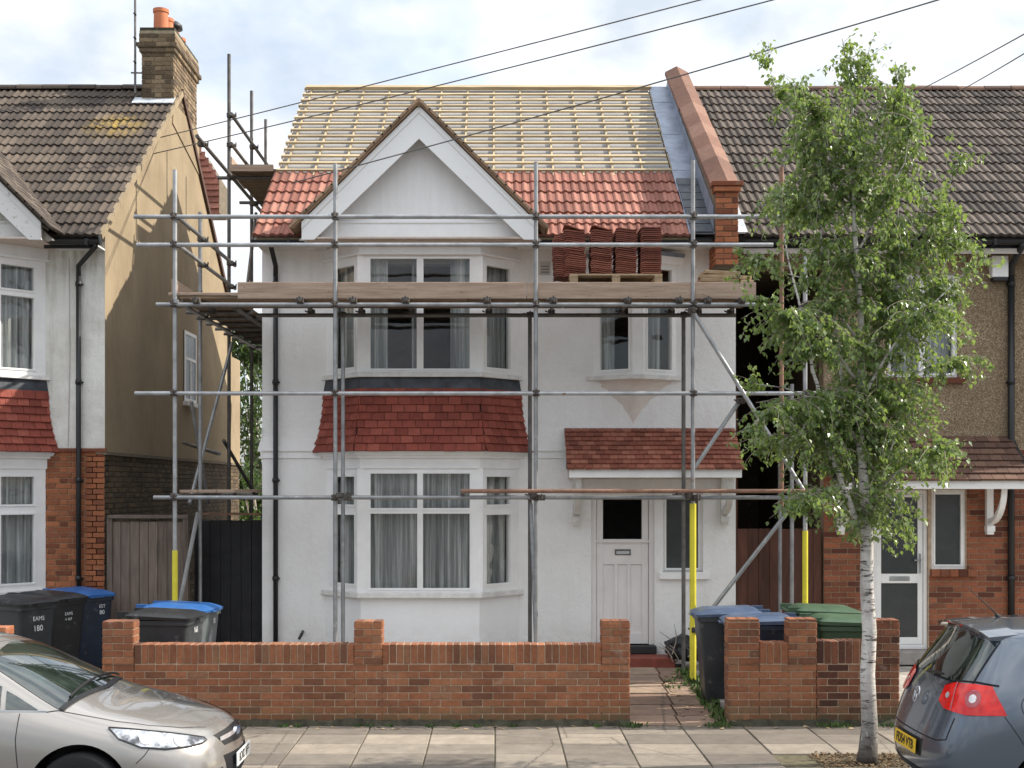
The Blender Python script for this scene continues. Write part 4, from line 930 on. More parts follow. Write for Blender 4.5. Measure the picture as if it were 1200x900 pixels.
def leaf_mesh(pts, mat, size, name, parent, droop=.5):
    m = MB()
    for p in pts:
        s = size*random.uniform(.65, 1.25); yaw = random.uniform(0, 2*pi); tilt = random.uniform(-1.2, .3)-droop*.5; roll = random.gauss(0, .5)
        mt = Matrix.Rotation(yaw, 3, 'Z') @ Matrix.Rotation(tilt, 3, 'X') @ Matrix.Rotation(roll, 3, 'Y')
        q = [mt @ Vector(v)*s for v in ((0, 0, 0), (.42, .38, .06), (0, .45, -.03), (-.42, .38, .06), (0, 1.1, -.06))]
        P = Vector(p); q = [P+v for v in q]; n = len(m.v)
        m.v += [tuple(v) for v in q]; m.f += [(n, n+1, n+4, n+2), (n, n+2, n+4, n+3)]; m.mi += [0, 0]
    me = bpy.data.meshes.new(name); me.from_pydata(m.v, [], m.f); me.materials.append(M[mat]); o = bpy.data.objects.new(name, me); COL.objects.link(o); attach(o, parent); return o
def blob_tree(name, label, cat, x, Y, h, r, n, size, mat='far_leaf', zb=1.5, group=None):
    T = empty(name, (x, Y, GZ-.02), label, cat, group)
    MB().tube([(x, Y, .05), (x+.1, Y, h*.4), (x, Y, h*.8)], [.16, .12, .04], 8).build('trunk', 'twig_bark', T)
    pts = []; cl = [(Vector((random.uniform(-1, 1)*r*.75, random.uniform(-1, 1)*r*.6, random.uniform(zb, h))), random.uniform(.25, .5)*r) for _ in range(34)]
    lb = MB()
    for c, cr_ in cl: lb.tube([(x, Y, max(.5, c.z*.5)), (x+c.x, Y+c.y, c.z)], [.022, .008], 5)
    lb.build('limbs', 'twig_bark', T)
    for i in range(n):
        c, cr_ = random.choice(cl); d = Vector((random.gauss(0, 1), random.gauss(0, 1), random.gauss(0, 1))).normalized()*cr_*random.uniform(.5, 1)
        pts.append((x+c.x+d.x, Y+c.y+d.y, c.z+d.z))
    o = leaf_mesh(pts, mat, size, 'crown', T); return T
blob_tree('far_tree', 'tall loose green tree seen in the gap behind the black gate', 'tree', px(297, 31), 31, 6.2, 1.5, 9000, .13, zb=1.0)
blob_tree('far_bush', 'dense bright green bush low in the gap behind the black gate', 'bush', px(292, 28), 28.5, 2.9, 1.3, 7000, .11, zb=.2)

# ================================================================== FENCES AND GATES
random.seed(61)
def boards(parent, x0, x1, Y, z0, z1, w, mat, name='plank', gap=.006, dz=.01, th=.02):
    x = x0
    while x < x1-.02:
        ww = min(w, x1-x)-gap; k = random.uniform(-.004, .006)
        MB().box(x, x+ww, Y-k, Y+th-k, z0+random.uniform(0, dz), z1-random.uniform(0, dz)).build(name, mat, parent, bevel=.003); x += w
F1 = empty('wooden_fence', (-4.7, 17.3, GZ), 'weathered grey close-board fence between the brick house and the black gate', 'fence')
boards(F1, px(131, 17.3), px(216, 17.3), 17.3, .12, 2.08, .125, 'fence_wood', th=.025)
for x in (px(129, 17.3), px(218, 17.3)): MB().box(x-.035, x+.035, 17.27, 17.36, .1, 2.14).build('post', 'fence_wood', F1)
MB().box(px(127, 17.3), px(221, 17.3), 17.25, 17.37, 2.12, 2.165).build('capping_rail', 'fence_wood', F1)
for z in (.5, 1.8): MB().box(px(129, 17.3), px(218, 17.3), 17.33, 17.38, z, z+.07).build('rail', 'fence_wood', F1)
G1 = empty('side_gate', (-3.7, 17.85, GZ), 'tall black painted boarded gate closing the alley beside the white house', 'gate')
boards(G1, px(234, 17.85), px(306, 17.85), 17.85, .14, 2.08, .145, 'black_gate_paint', gap=.003, th=.03)
MB().box(px(231, 17.85)-.03, px(234, 17.85), 17.82, 17.92, .1, 2.16).box(px(306, 17.85), px(307, 17.85)+.02, 17.82, 17.92, .1, 2.16).build('post', 'black_gate_paint', G1)
for z in (.4, 1.1, 1.85): MB().box(px(234, 17.85), px(306, 17.85), 17.88, 17.93, z, z+.09).build('rail', 'black_gate_paint', G1)
MB().box(px(234, 17.85), px(306, 17.85), 17.84, 17.90, 2.15, 2.18).build('top_rail', 'rusty_tube', G1)
G2 = empty('side_fence', (4, 17.7, GZ), 'dark brown boarded fence across the passage beside the white house', 'fence')
boards(G2, HX[1]+.03, RX-.01, 17.7, .14, 1.97, .15, 'brown_fence', gap=.004)
MB().box(HX[1]+.005, HX[1]+.03, 17.68, 17.78, .12, 3.9).build('post', 'brown_fence', G2)
for z in (.5, 1.7): MB().box(HX[1]+.03, RX-.01, 17.722, 17.77, z, z+.08).build('rail', 'brown_fence', G2)

# ================================================================== FRONT GARDEN WALLS
random.seed(71)
def garden_wall(label, x0, x1, piers, panels, brick, end_caps=True, cat='wall'):
    """piers: list of (xa, xb, top); panels: list of (xa, xb, top) with a soldier course on top"""
    G = empty('garden_wall', ((x0+x1)/2, YW, 0), label, cat)
    core = MB()
    for a, b, t in panels: core.box(a+.004, b-.004, YW+.008, YW+.205, -.08, t-.008)
    for a, b, t in piers: core.box(a+.006, b-.006, YW+.008, YW+.205, -.08, .66); core.box(a+.008, b-.008, YW-.002, YW+.21, .655, t-.012)
    core.build('mortar_core', 'mortar', G)
    ntot = 0
    bodytop = .05+8*.0755
    lay(G, (x0, YW, .05), (1, 0, 0), (0, -1, 0), x1-x0, 8*.0755, brick, depth=.05, quota=400)
    for a, b, t in panels:
        n = max(1, int(round((b-a)/.075))); w = (b-a)/n; h = t-bodytop
        for i in range(n):
            me = brick_mesh(w-.009, h-.012, .215, brick)
            inst('soldier_brick', me, (a+i*w+.0045, YW+random.uniform(-.003, .003), bodytop+.008+random.uniform(-.003, .004)), G)
    for a, b, t in piers:
        h = t-bodytop
        lay(G, (a, YW-.012, bodytop), (1, 0, 0), (0, -1, 0), b-a, round(h/.075)*.075, brick, bond='pier', depth=.05, jit=.002, L=(b-a)*2/3)
        # side faces and top
        lay(G, (b+.002, YW-.008, bodytop), (0, 1, 0), (1, 0, 0), .22, round(h/.075)*.075, brick, bond='stretcher', depth=.03)
        lay(G, (a-.002, YW+.212, bodytop), (0, -1, 0), (-1, 0, 0), .22, round(h/.075)*.075, brick, bond='stretcher', depth=.03)
        for k in range(3): MB().box(a+k*(b-a)/3+.004, a+(k+1)*(b-a)/3-.004, YW-.008, YW+.215, t-.03, t-.003).build('cap_brick', brick, G, bevel=.004)
    if end_caps:
        for xx, n_ in ((x1+.002, 1),): lay(G, (xx, YW-.0, .05), (0, 1, 0), (1, 0, 0), .215, 8*.0755, brick, depth=.03)
        lay(G, (x0-.002, YW+.21, .05), (0, -1, 0), (-1, 0, 0), .215, 8*.0755, brick, depth=.03)
    # dirt fillet at the foot
    m = MB(); N = int((x1-x0)/.03); vs = []
    for i in range(N+1):
        x = x0+(x1-x0)*i/N; k = .5+.5*noise.noise(Vector((x*3, 1, 2))); h = .04+.05*k+.02*noise.noise(Vector((x*17, 5, 2))); d = .03+.05*k
        vs += [(x, YW-.006, h), (x, YW-d*.5, h*.5), (x, YW-d, -.02)]
    m.add(vs, [(i*3+j, i*3+j+1, i*3+j+4, i*3+j+3) for i in range(N) for j in range(2)]); m.build('dirt_fillet', 'moss_fillet', G, smooth=True)
    return G
p0, p1 = px(120, YW), px(738, YW)
pr = [(px(120, YW), px(157, YW), 1.115), (px(415, YW), px(448, YW), 1.115), (px(705, YW), px(738, YW), 1.12)]
garden_wall('long red brick front wall with three piers before the white house', p0, p1, pr, [(pr[0][1], pr[1][0], .868), (pr[1][1], pr[2][0], .868)], 'garden_brick')
q = [px(v, YW) for v in (853, 890, 924, 957)]
garden_wall('short red brick wall with two piers between the gateway and the mossy wall', q[0], q[3], [(q[0], q[1], 1.14), (q[2], q[3], 1.14)], [(q[1], q[2], .885)], 'garden_brick')
q2 = [px(v, YW) for v in (957.5, 1024, 1054)]
garden_wall('older mossy brick wall behind the birch trunk, ending in a worn pier', q2[0], q2[2], [(q2[1], q2[2], 1.13)], [(q2[0], q2[1], .905)], 'old_garden_brick')
garden_wall('stub of orange brick wall with pier behind the silver car', px(-60, YW), px(8, YW), [(px(-30, YW), px(8, YW), 1.05)], [(px(-60, YW), px(-30, YW), .868)], 'orange_brick')
# small weeds along wall foot and path
def weeds(label, spots, n, name='weeds'):
    m = MB()
    for (x, y, z, r, h) in spots:
        for i in range(n):
            a = random.uniform(0, 2*pi); d = r*sqrt(random.random()); l = h*random.uniform(.4, 1.1); bx, by = x+d*cos(a), y+d*sin(a)
            lean = Vector((random.uniform(-.6, .6), random.uniform(-.6, .6), 1)).normalized()*l; sd_ = Vector((cos(a*3), sin(a*3), 0))*l*.22
            b0 = Vector((bx, by, z)); m.add([b0, b0+lean*.55+sd_, b0+lean, b0+lean*.55-sd_], [(0, 1, 2, 3)])
    o = m.build(name, 'weed_leaf', None); return tag(o, label, None, None, 'stuff')
spots = [(px(x, 13.6), 13.58+random.uniform(-.03, .02), -.005, .05, .045) for x in (332, 350, 420, 433, 456, 505, 534, 560, 600, 700)]
spots += [(px(x, 13.55), 13.56, 0, .09, .06) for x in (738, 742, 750, 835, 842, 850, 965, 978, 990, 1040)]
spots += [(2.50-.05*random.random(), 13.75+.22*i, pathz(13.75+.22*i), .11, .09) for i in range(14)]
spots += [(2.42-.3*random.random(), 15.5+.25*i, .10, .10, .06) for i in range(5)]
weeds('small green weeds along the wall foot and path edge', spots, 34)
tag(bpy.data.objects['weeds'], None, 'weeds')
# litter of dead leaves
m = MB()
for i in range(170):
    x = random.uniform(2.0, 2.5) if i < 90 else random.uniform(-3, 4); y = random.uniform(13.9, 16.8) if i < 90 else random.uniform(13.42, 13.6); z = (pathz(y)+.012 if i < 90 else .008); a = random.uniform(0, 6.3); s = random.uniform(.015, .04)
    c = Vector((x, y, z)); u = Vector((cos(a), sin(a), random.uniform(-.2, .2)))*s; v = Vector((-sin(a), cos(a), random.uniform(0, .3)))*s*.6; m.add([c-u, c-v, c+u, c+v], [(0, 1, 2, 3)])
tag(m.build('leaf_litter', 'pallet_wood', None), 'dry leaves scattered along the wall foot and path', 'leaf litter', None, 'stuff')
# tree pit of bark chips
m = MB()
m.box(3.06, 4.44, 11.61, 12.19, -.06, -.02)
tp = m.build('tree_pit', 'joint_soil', None); tag(tp, kind='structure')
m = MB()
for i in range(1500):
    c = Vector((random.uniform(2.98, 4.5), random.uniform(11.62, 12.22), random.uniform(-.02, .012))); a = random.uniform(0, 6.3); s = random.uniform(.008, .028)
    m.obox(c, Vector((cos(a), sin(a), random.uniform(-.5, .5)))*s, Vector((-sin(a), cos(a), 0))*s*.6, Vector((0, 0, s*.4)))
tag(m.build('bark_chips', 'bark_chips', None), 'brown bark chips round the foot of the birch', 'bark chips', None, 'stuff')

# ================================================================== SCAFFOLD
random.seed(81)
SC = empty('scaffold', (0, 16.05, GZ), 'steel tube scaffold with yellow-sleeved feet round the white house', 'scaffold')
YO, YI = 16.05, 16.88; SR = .027
def tube(name, a, b, mat='galvanised', r=SR): return MB().tube([a, b], r, 10).build(name, mat, SC, angle=50)
def sx(p, Y=YO): return px(p, Y)
_cp = MB().box(-.045, .045, -.05, .05, -.035, .035); _cp.obox((-.02, -.075, -.02), (.04, 0, 0), (0, .03, 0), (0, 0, .04)); _cp.tube([(0, -.085, -.03), (0, -.085, .045)], .012, 6); _cp.tube([(-.05, 0, 0), (-.085, 0, .02)], .012, 6)
cpm = _cp.mesh('coupler', 'coupler_steel', bevel=.006)
def coupler(p, rot=0): return inst('coupler', cpm, p, SC, (random.uniform(-.1, .1), 0, rot))
def baseplate(x, Y, z=GZ): MB().box(x-.075, x+.075, Y-.075, Y+.075, z-.01, z+.004).build('base_plate', 'galvanised_dull', SC)
# outer standards
std = [(205, 199, True, 'galvanised'), (393, 192, False, 'galvanised'), (628, 190, False, 'galvanised'), (812, 188, True, 'galvanised'), (943.5, 300, True, 'galvanised')]
for (p, ytop, yel, mt) in std:
    x = sx(p); zt = pz(ytop, YO); tube('standard', (x, YO, GZ), (x, YO, zt), mt); baseplate(x, YO)
    if yel: MB().tube([(x, YO, GZ+.01), (x, YO, pz(590 if p == 812 else 645 if p == 205 else 622, YO))], SR+.008 + (.006 if p == 812 else 0), 14).build('yellow_sleeve', 'yellow_sleeve', SC, angle=50)
    for yl in (254, 287, 357, 461, 583):
        z = pz(yl, YO)
        if z < zt: coupler((x, YO-.03, z))
# inner standards
for p, mt in ((402, 'galvanised'), (621, 'galvanised_dull'), (801, 'galvanised_dull'), (928, 'galvanised')):
    x = px(p, YI); tube('standard', (x, YI, GZ), (x, YI, 4.80 if p != 928 else 3.9), mt); baseplate(x, YI)
    coupler((x, YI-.03, 4.81), 0); coupler((x, YI-.03, 2.41))
x = px(914, 17.45); tube('standard', (x, 17.45, GZ), (x, 17.45, 3.0), 'galvanised')
x = px(917, YO); tube('standard', (x, YO+.05, 2.3), (x, YO+.05, pz(195, YO)), 'rusty_tube')
# ledgers
for (pa, pb, y, Y, mt) in ((157, 928, 254, YO-.055, 'galvanised'), (160, 906, 287, YO-.055, 'galvanised'), (183, 885, 357, YO-.055, 'galvanised'), (158, 985, 461, YO-.055, 'galvanised'), (180, 965, 583, YO-.055, 'galvanised'),
                           (300, 862, 369.5, YI-.055, 'galvanised_dull'), (350, 985, 583, YI-.055, 'galvanised_dull'), (540, 962, 575.5, YO-.11, 'rusty_tube')):
    tube('ledger', (px(pa, Y), Y, pz(y, Y)), (px(pb, Y), Y, pz(y, Y)), mt)
# transoms under the deck with their couplers
zd = pz(353.5, YO)
for p in (232, 353, 415, 476, 571, 648, 735, 795, 828, 868):
    x = sx(p); MB().tube([(x, YO-.16, 4.885), (x+.02, YI+.10, 4.865)], .024, 10).build('transom', 'galvanised_dull', SC, angle=50); coupler((x, YO-.07, 4.87)); coupler((x+.015, YI-.05, 4.84))
for p in (399, 625, 806):
    x = sx(p); tube('transom', (x, YO-.13, 2.44), (x, YI+.09, 2.44), 'galvanised_dull'); coupler((x, YO-.05, 2.43)); coupler((x, YI-.05, 2.43)); coupler((x+.1, YO-.08, 2.41))
# deck boards
for r in range(4):
    y0 = YO+.04+r*.222; xs = [-4.03, -.35, 3.30] if r % 2 == 0 else [-4.03, .9, 3.28]
    for a, b in zip(xs, xs[1:]): MB().box(a+.005, b-.005, y0, y0+.214, 4.91, 4.948).build('scaffold_board', 'deck_wood', SC, bevel=.004)
for a, b in ((sx(278, YO-.02), sx(617)), (sx(617)+.006, sx(886))): MB().box(a, b, YO+.0, YO+.036, 4.905, 5.112).build('toe_board', 'scaffold_wood', SC, bevel=.004)
MB().box(-4.07, -4.03, YO+.06, 17.7, 4.955, 5.16).build('toe_board', 'scaffold_wood', SC, bevel=.004)
MB().box(-4.10, -3.2, YO+.02, YO+.056, 4.95, 4.985).build('toe_board', 'scaffold_wood', SC, bevel=.004)
# left return: standards, decks, rails
LXs = -4.03
for (Y, zt, mt) in ((17.5, 6.3, 'galvanised'), (19.4, 9.1, 'galvanised_dull'), (21.2, 9.1, 'galvanised_dull'), (22.5, 9.0, 'galvanised_dull')):
    tube('standard', (LXs, Y, GZ), (LXs, Y, zt), mt); baseplate(LXs, Y)
tube('standard', (-3.34, 19.4, GZ), (-3.34, 19.4, 7.3), 'galvanised_dull'); tube('standard', (-3.36, 21.2, GZ), (-3.36, 21.2, 7.3), 'galvanised_dull')
for (z, ya, yb) in ((5.93, 16.05, 19.6), (5.58, 16.05, 19.6), (4.86, 15.95, 21.6), (7.23, 17.1, 22.6), (8.17, 19.3, 22.8), (7.72, 19.3, 22.8), (2.43, 16.0, 21.4)):
    tube('ledger', (LXs+.05, ya, z), (LXs+.05, yb, z), 'galvanised' if z < 6.1 else 'galvanised_dull')
    for Y in (16.05, 17.5, 19.4, 21.2, 22.5):
        if ya-.1 < Y < yb: coupler((LXs+.02, Y, z), R(90))
tube('ledger', (-3.36, 16.6, 4.86), (-3.36, 21.6, 4.86), 'galvanised_dull')
for i in range(9): tube('transom', (LXs-.12, 16.6+i*.6, 4.885), (-3.26, 16.6+i*.6, 4.885), 'galvanised_dull', .024)
for i in range(3): MB().box(LXs+.06+i*.235, LXs+.06+i*.235+.225, 16.98, 20.9, 4.914, 4.950).build('scaffold_board', 'deck_wood', SC, bevel=.004)
for i, (a, b) in enumerate(((19.3, 22.6), (19.35, 22.6), (19.3, 22.5))): MB().box(LXs+.06+i*.235, LXs+.06+i*.235+.225, a, b, 7.30, 7.338).build('scaffold_board', 'deck_wood', SC, bevel=.004)
MB().box(LXs+.03, -3.34, 19.28, 19.32, 7.30, 7.40).build('toe_board', 'scaffold_wood', SC); MB().box(-3.8, -3.25, 20.9, 20.94, 7.42, 7.63).build('toe_board', 'scaffold_wood', SC)
MB().box(LXs-.005, LXs+.03, 19.45, 20.6, 7.34, 7.56).build('toe_board', 'scaffold_wood', SC)
for Y in (19.5, 21.2, 22.4): tube('transom', (LXs-.2, Y, 7.25), (-3.25, Y, 7.25), 'galvanised_dull')
for i in range(3): MB().box(LXs+.06+i*.235, LXs+.06+i*.235+.225, 16.1, 18.6, 2.47, 2.506).build('scaffold_board', 'scaffold_wood', SC, bevel=.004)
# braces
def P(x, y, Y): return (px(x, Y), Y, pz(y, Y))
for a, b, mt in ((P(810, 362, YO-.09), P(943, 577, YO-.05), 'galvanised'), (P(814, 548, YO+.03), P(868, 468, YO+.1), 'galvanised'), (P(813, 741, YO+.05), P(927, 595, YO+.05), 'galvanised'),
                 (P(211, 706, 16.6), P(232, 600, 16.6), 'galvanised'), (P(224, 470, 17.6), P(244, 590, 18.3), 'galvanised'), (P(222, 590, 17.3), P(272, 402, 19.4), 'galvanised'),
                 (P(262, 516, 19.4), P(299, 580, 20.5), 'galvanised_dull'), (P(622, 590, YI), P(628, 752, 16.6), 'galvanised'), (P(290, 335, 20), P(300, 250, 21.2), 'galvanised_dull'), (P(215, 519, 21.8), P(257, 532, 19.6), 'galvanised')):
    tube('brace', a, b, mt)
coupler(P(811, 364, YO-.1)); coupler(P(868, 470, YO+.05)); coupler(P(814, 738, YO)); coupler(P(925, 597, YO))
tube('ledger', (sx(540), YO-.11, pz(575.5, YO-.11)-.03), (sx(545), YO-.11, pz(575.5, YO-.11)-.03), 'coupler_steel')

# loads on the scaffold deck
random.seed(91)
def pallet(x, Y, z, label, w=1.16, d=.85):
    P_ = empty('pallet', (x, Y, z), label, 'pallet')
    for k in range(6): MB().box(-w/2, w/2, -d/2+k*d/6+.008, -d/2+(k+1)*d/6-.02, .112, .132).build('deck_board', 'pallet_wood', P_, local=True)
    for xx in (-w/2+.05, 0, w/2-.05):
        for yy in (-d/2+.05, 0, d/2-.05): MB().box(xx-.05, xx+.05, yy-.045, yy+.045, .018, .092).build('block', 'pallet_wood', P_, local=True)
        MB().box(xx-.05, xx+.05, -d/2, d/2, 0, .017).build('runner', 'pallet_wood', P_, local=True)
        MB().box(xx-.05, xx+.05, -d/2, d/2, .093, .111).build('bearer', 'pallet_wood', P_, local=True)
    return P_
PY = 16.52; pcx = px(721, 16.1)
pallet(pcx, PY, 4.95, 'lower of two timber pallets, half hidden behind the toe board')
pallet(pcx+.01, PY-.02, 5.09, 'upper timber pallet carrying four stacks of red roof tiles')
tm = MB(); N = 12
for i in range(N+1):
    x = -.135+.27*i/N; z = .011*sin(2*pi*i/N*1.0)+.004*sin(4*pi*i/N)
    tm.v += [(x, -.20, z+.015), (x, .20, z+.015), (x, -.20, z), (x, .20, z)]
for i in range(N):
    a = i*4; b = a+4; tm.f += [(a, b, b+1, a+1), (a+2, a+3, b+3, b+2), (a, a+2, b+2, b), (a+1, b+1, b+3, a+3)]; 
tm.f += [(0, 1, 3, 2), (N*4, N*4+2, N*4+3, N*4+1)]; tm.mi = [0]*len(tm.f)
tmm = tm.mesh('tile', 'stacked_tile')
labels = ['stack of red roof tiles, leftmost on the pallet, leaning a little', 'second stack of red roof tiles from the left on the pallet', 'third stack of red roof tiles, beside the slanting stack on the pallet', 'stack of red roof tiles laid at a slant, at the right pallet end']
for k, p in enumerate((674, 705, 734, 763)):
    x = px(p, 16.32); T = empty('tile_stack', (x, PY, 5.223), labels[k], 'tile stack', 'stacks of roof tiles on the pallet')
    n = 24
    for i in range(n):
        r = (0, 0, random.uniform(-.03, .03)); xx = random.uniform(-.006, .006)
        if k == 3: r = (0, R(-7), random.uniform(-.02, .02))
        if k == 0: xx += .0006*i*(1 if i < 12 else -1)
        z = i*.0262+(.02 if k == 3 else 0)
        if k < 2 and i == n-1: r = (0, R(9 if k else 12), 0); z += .02
        inst('tile', tmm, (xx, random.uniform(-.01, .01), z), T, r, local=True)
    if k == 0:
        for i in range(20): inst('tile', tmm, (-.12-.002*i if i < 10 else -.14, .03, i*.0262), T, (0, 0, random.uniform(-.03, .03)), local=True)
# offcut boards at the right end of the deck
for k, (pa, pb, y, z, rz_, lb) in enumerate(((821, 866, 16.3, 5.155, 1, 'lower offcut board lying at the right end of the scaffold deck'), (819, 863, 16.34, 5.212, -3, 'middle offcut board at the right end of the scaffold deck'), (826, 868, 16.38, 5.268, 3, 'top offcut board of the pile at the right deck end'), (868, 883, 16.4, 5.155, -2, 'short offcut board by the birch, beside the board pile'), (866, 881, 16.42, 5.210, 2, 'short offcut board lying on top of the other short one'))):
    w_ = px(pb, y)-px(pa, y); o = MB().box(-w_/2, w_/2, 0, .33, 0, .042).build('offcut_board', 'pallet_wood', None, bevel=.004); o.location = (px((pa+pb)/2, y), y, z); o.rotation_euler = (0, R(1.5), R(rz_*2)); tag(o, lb, 'board', 'offcut boards on the scaffold deck')
TS = empty('timber_stack', (px(853, 16.4), 16.35, 4.95), 'dark boards stacked flat under the offcut pile at the right deck end', 'timber stack')
for k in range(4): MB().box(px(826, 16.4)+.01*k, px(882, 16.4)-.008*k, 16.33+.005*k, 16.72, 4.951+.05*k, 4.998+.05*k).build('plank', 'deck_wood', TS, bevel=.003)

# ================================================================== WHEELIE BINS
random.seed(101)
def bin_(x, Y, z, rz, body, lid, label, marks=None, scale=1.0):
    B = empty('wheelie_bin', (x, Y, z), label, 'wheelie bin', 'wheelie bins in the front gardens', R(rz))
    B.scale = (scale,)*3
    # local: front (street side) faces -y, hinge and wheels at +y
    lv = []; prof = [(.0, .235, -.26, .20), (.03, .245, -.27, .22), (.55, .268, -.315, .30), (.93, .285, -.35, .345), (.935, .305, -.372, .36), (.985, .305, -.372, .36)]
    def rr(hw, f, b, z, r=.05):
        out = []
        for (cx_, cy_, a0) in ((hw-r, b-r, 0), (-hw+r, b-r, 90), (-hw+r, f+r, 180), (hw-r, f+r, 270)):
            for k in range(4): a = R(a0+k*30); out.append((cx_+r*cos(a), cy_+r*sin(a), z))
        return out
    m = MB(); rings = [rr(hw, f, b, z) for z, hw, f, b in prof]; n = 16
    vs = [v for g_ in rings for v in g_]; fs = [(i*n+k, i*n+(k+1) % n, (i+1)*n+(k+1) % n, (i+1)*n+k) for i in range(len(rings)-1) for k in range(n)]+[tuple(range(n))[::-1], tuple(range(len(vs)-n, len(vs)))]
    m.add(vs, fs); m.box(-.20, .20, .345, .40, .80, .95)
    m.build('body', body, B, local=True, angle=35)
    m = MB(); lp = [(.986, .315, -.395, .37), (1.015, .318, -.40, .375), (1.03, .30, -.375, .36), (1.062, .22, -.28, .28), (1.07, .12, -.18, .2)]
    rings = [rr(hw, f, b, z, .06 if z < 1.04 else .05) for z, hw, f, b in lp]; rings = [[(a, b_, c+.035*(b_+.4)*(1 if j > 0 else .5)) for a, b_, c in g_] for j, g_ in enumerate(rings)]
    vs = [v for g_ in rings for v in g_]; fs = [(i*n+k, i*n+(k+1) % n, (i+1)*n+(k+1) % n, (i+1)*n+k) for i in range(len(rings)-1) for k in range(n)]+[tuple(range(n))[::-1], tuple(range(len(vs)-n, len(vs)))]
    m.add(vs, fs); m.box(-.26, -.20, .33, .46, 1.01, 1.075); m.box(.20, .26, .33, .46, 1.01, 1.075); m.box(-.10, .10, -.43, -.39, .985, 1.0)
    m.build('lid', lid, B, local=True, angle=40)
    m = MB().tube([(-.25, .44, 1.02), (.25, .44, 1.02)], .016, 10); m.build('handle', body, B, local=True)
    for s in (-1, 1):
        m = MB().tube([(s*.22, .27, .10), (s*.285, .27, .10)], .10, 18); m.build('wheel', 'tyre', B, local=True, angle=40)
    m = MB().tube([(-.22, .27, .10), (.22, .27, .10)], .012, 8); m.build('axle', 'galvanised_dull', B, local=True)
    if marks:
        for (txt, lx, ly, lz, side, sz) in marks:
            me = text_mesh(txt, sz, 'bin_mark', .0008, .0); o = inst('number_mark', me, (lx, ly, lz), B, (R(90-3), 0, 0 if side == 'f' else R(90)), local=True)
    return B
# left group (fronts turned a little to the right)
bin_(px(20, 15.7), 15.75, GZ, 62, 'bin_charcoal', 'bin_black', 'black wheelie bin nearest the silver car, white numbers on its front', [('EAMS', .0, -.347, .82, 'f', .075), ('180', .0, -.338, .70, 'f', .10)])
bin_(px(56, 16.3), 16.35, GZ, 62, 'bin_black', 'bin_black', 'black wheelie bin squeezed between another black one and the blue-lidded one', [('EAMS', .0, -.347, .82, 'f', .055), ('4 167', .0, -.342, .75, 'f', .05)])
bin_(px(90, 16.8), 16.9, GZ, 50, 'bin_navy', 'lid_blue', 'dark wheelie bin with bright blue lid against the orange brick corner', [('EST', .12, -.350, .86, 'f', .06), ('80', .12, -.344, .78, 'f', .075)])
bin_(px(194, 14.4), 14.42, GZ-.04, 83, 'bin_charcoal', 'bin_black', 'black-lidded wheelie bin side-on behind the long brick wall', [('161', .0, -.352, .86, 'f', .09)])
bin_(px(213, 15.05), 15.08, GZ-.02, 80, 'bin_grey', 'lid_blue', 'grey wheelie bin with crumpled blue lid behind the black-lidded one', [('18', .1, -.352, .86, 'f', .09)])
bin_(px(852, 14.95), 14.98, .06, 268, 'bin_charcoal', 'lid_navy', 'blue-lidded wheelie bin beside the yellow scaffold foot at the path')
bin_(px(888, 14.30), 14.32, .04, 266, 'bin_navy', 'lid_navy', 'blue-lidded wheelie bin half hidden by the short brick wall')
bin_(px(965, 15.1), 15.1, GZ-.05, 88, 'bin_green', 'bin_green', 'green wheelie bin standing farther back behind the mossy wall')
bin_(px(992, 14.3), 14.32, GZ-.09, 90, 'bin_green', 'bin_green', 'green wheelie bin close behind the mossy wall by the birch')

# rubbish heap at the door
random.seed(111)
def lumpy(c, r, seed, mat, name, label, cat, sq=(1, 1, .8)):
    bm = bmesh.new(); bmesh.ops.create_icosphere(bm, subdivisions=4, radius=1)
    for v in bm.verts:
        k = 1+.30*noise.noise(v.co*1.7+Vector((seed, 0, 0)))+.14*noise.noise(v.co*5+Vector((0, seed, 0)))+.05*noise.noise(v.co*13)
        v.co = Vector((v.co.x*r*sq[0]*k, v.co.y*r*sq[1]*k, max(-r*sq[2]*.75, v.co.z*r*sq[2]*k)))+Vector(c)
    me = bpy.data.meshes.new(name); bm.to_mesh(me); bm.free(); me.materials.append(M[mat]); me.polygons.foreach_set('use_smooth', [True]*len(me.polygons)); o = bpy.data.objects.new(name, me); COL.objects.link(o); return tag(o, label, cat)
lumpy((px(797, 17.3), 17.3, .36), .22, 3, 'bin_black', 'rubbish_bag', 'black rubbish bag slumped by the door under the side light', 'rubbish bag')
lumpy((px(815, 17.2), 17.25, .32), .20, 9, 'bin_charcoal', 'rubbish_bag', 'dark rubbish bag behind the yellow scaffold foot', 'rubbish bag')
TW = empty('cut_branches', (2.7, 17.0, .12), 'heap of dry cut twigs in front of the rubbish bags', 'branches')
for i in range(26):
    a = Vector((random.uniform(2.35, 2.95), random.uniform(16.95, 17.3), random.uniform(.13, .35))); b = a+Vector((random.uniform(-.3, .3), random.uniform(-.15, .15), random.uniform(.05, .4)))
    MB().tube([a, (a+b)/2+Vector((.02, 0, .02)), b], [.009, .007, .003], 5).build('twig', 'twig_bark', TW)

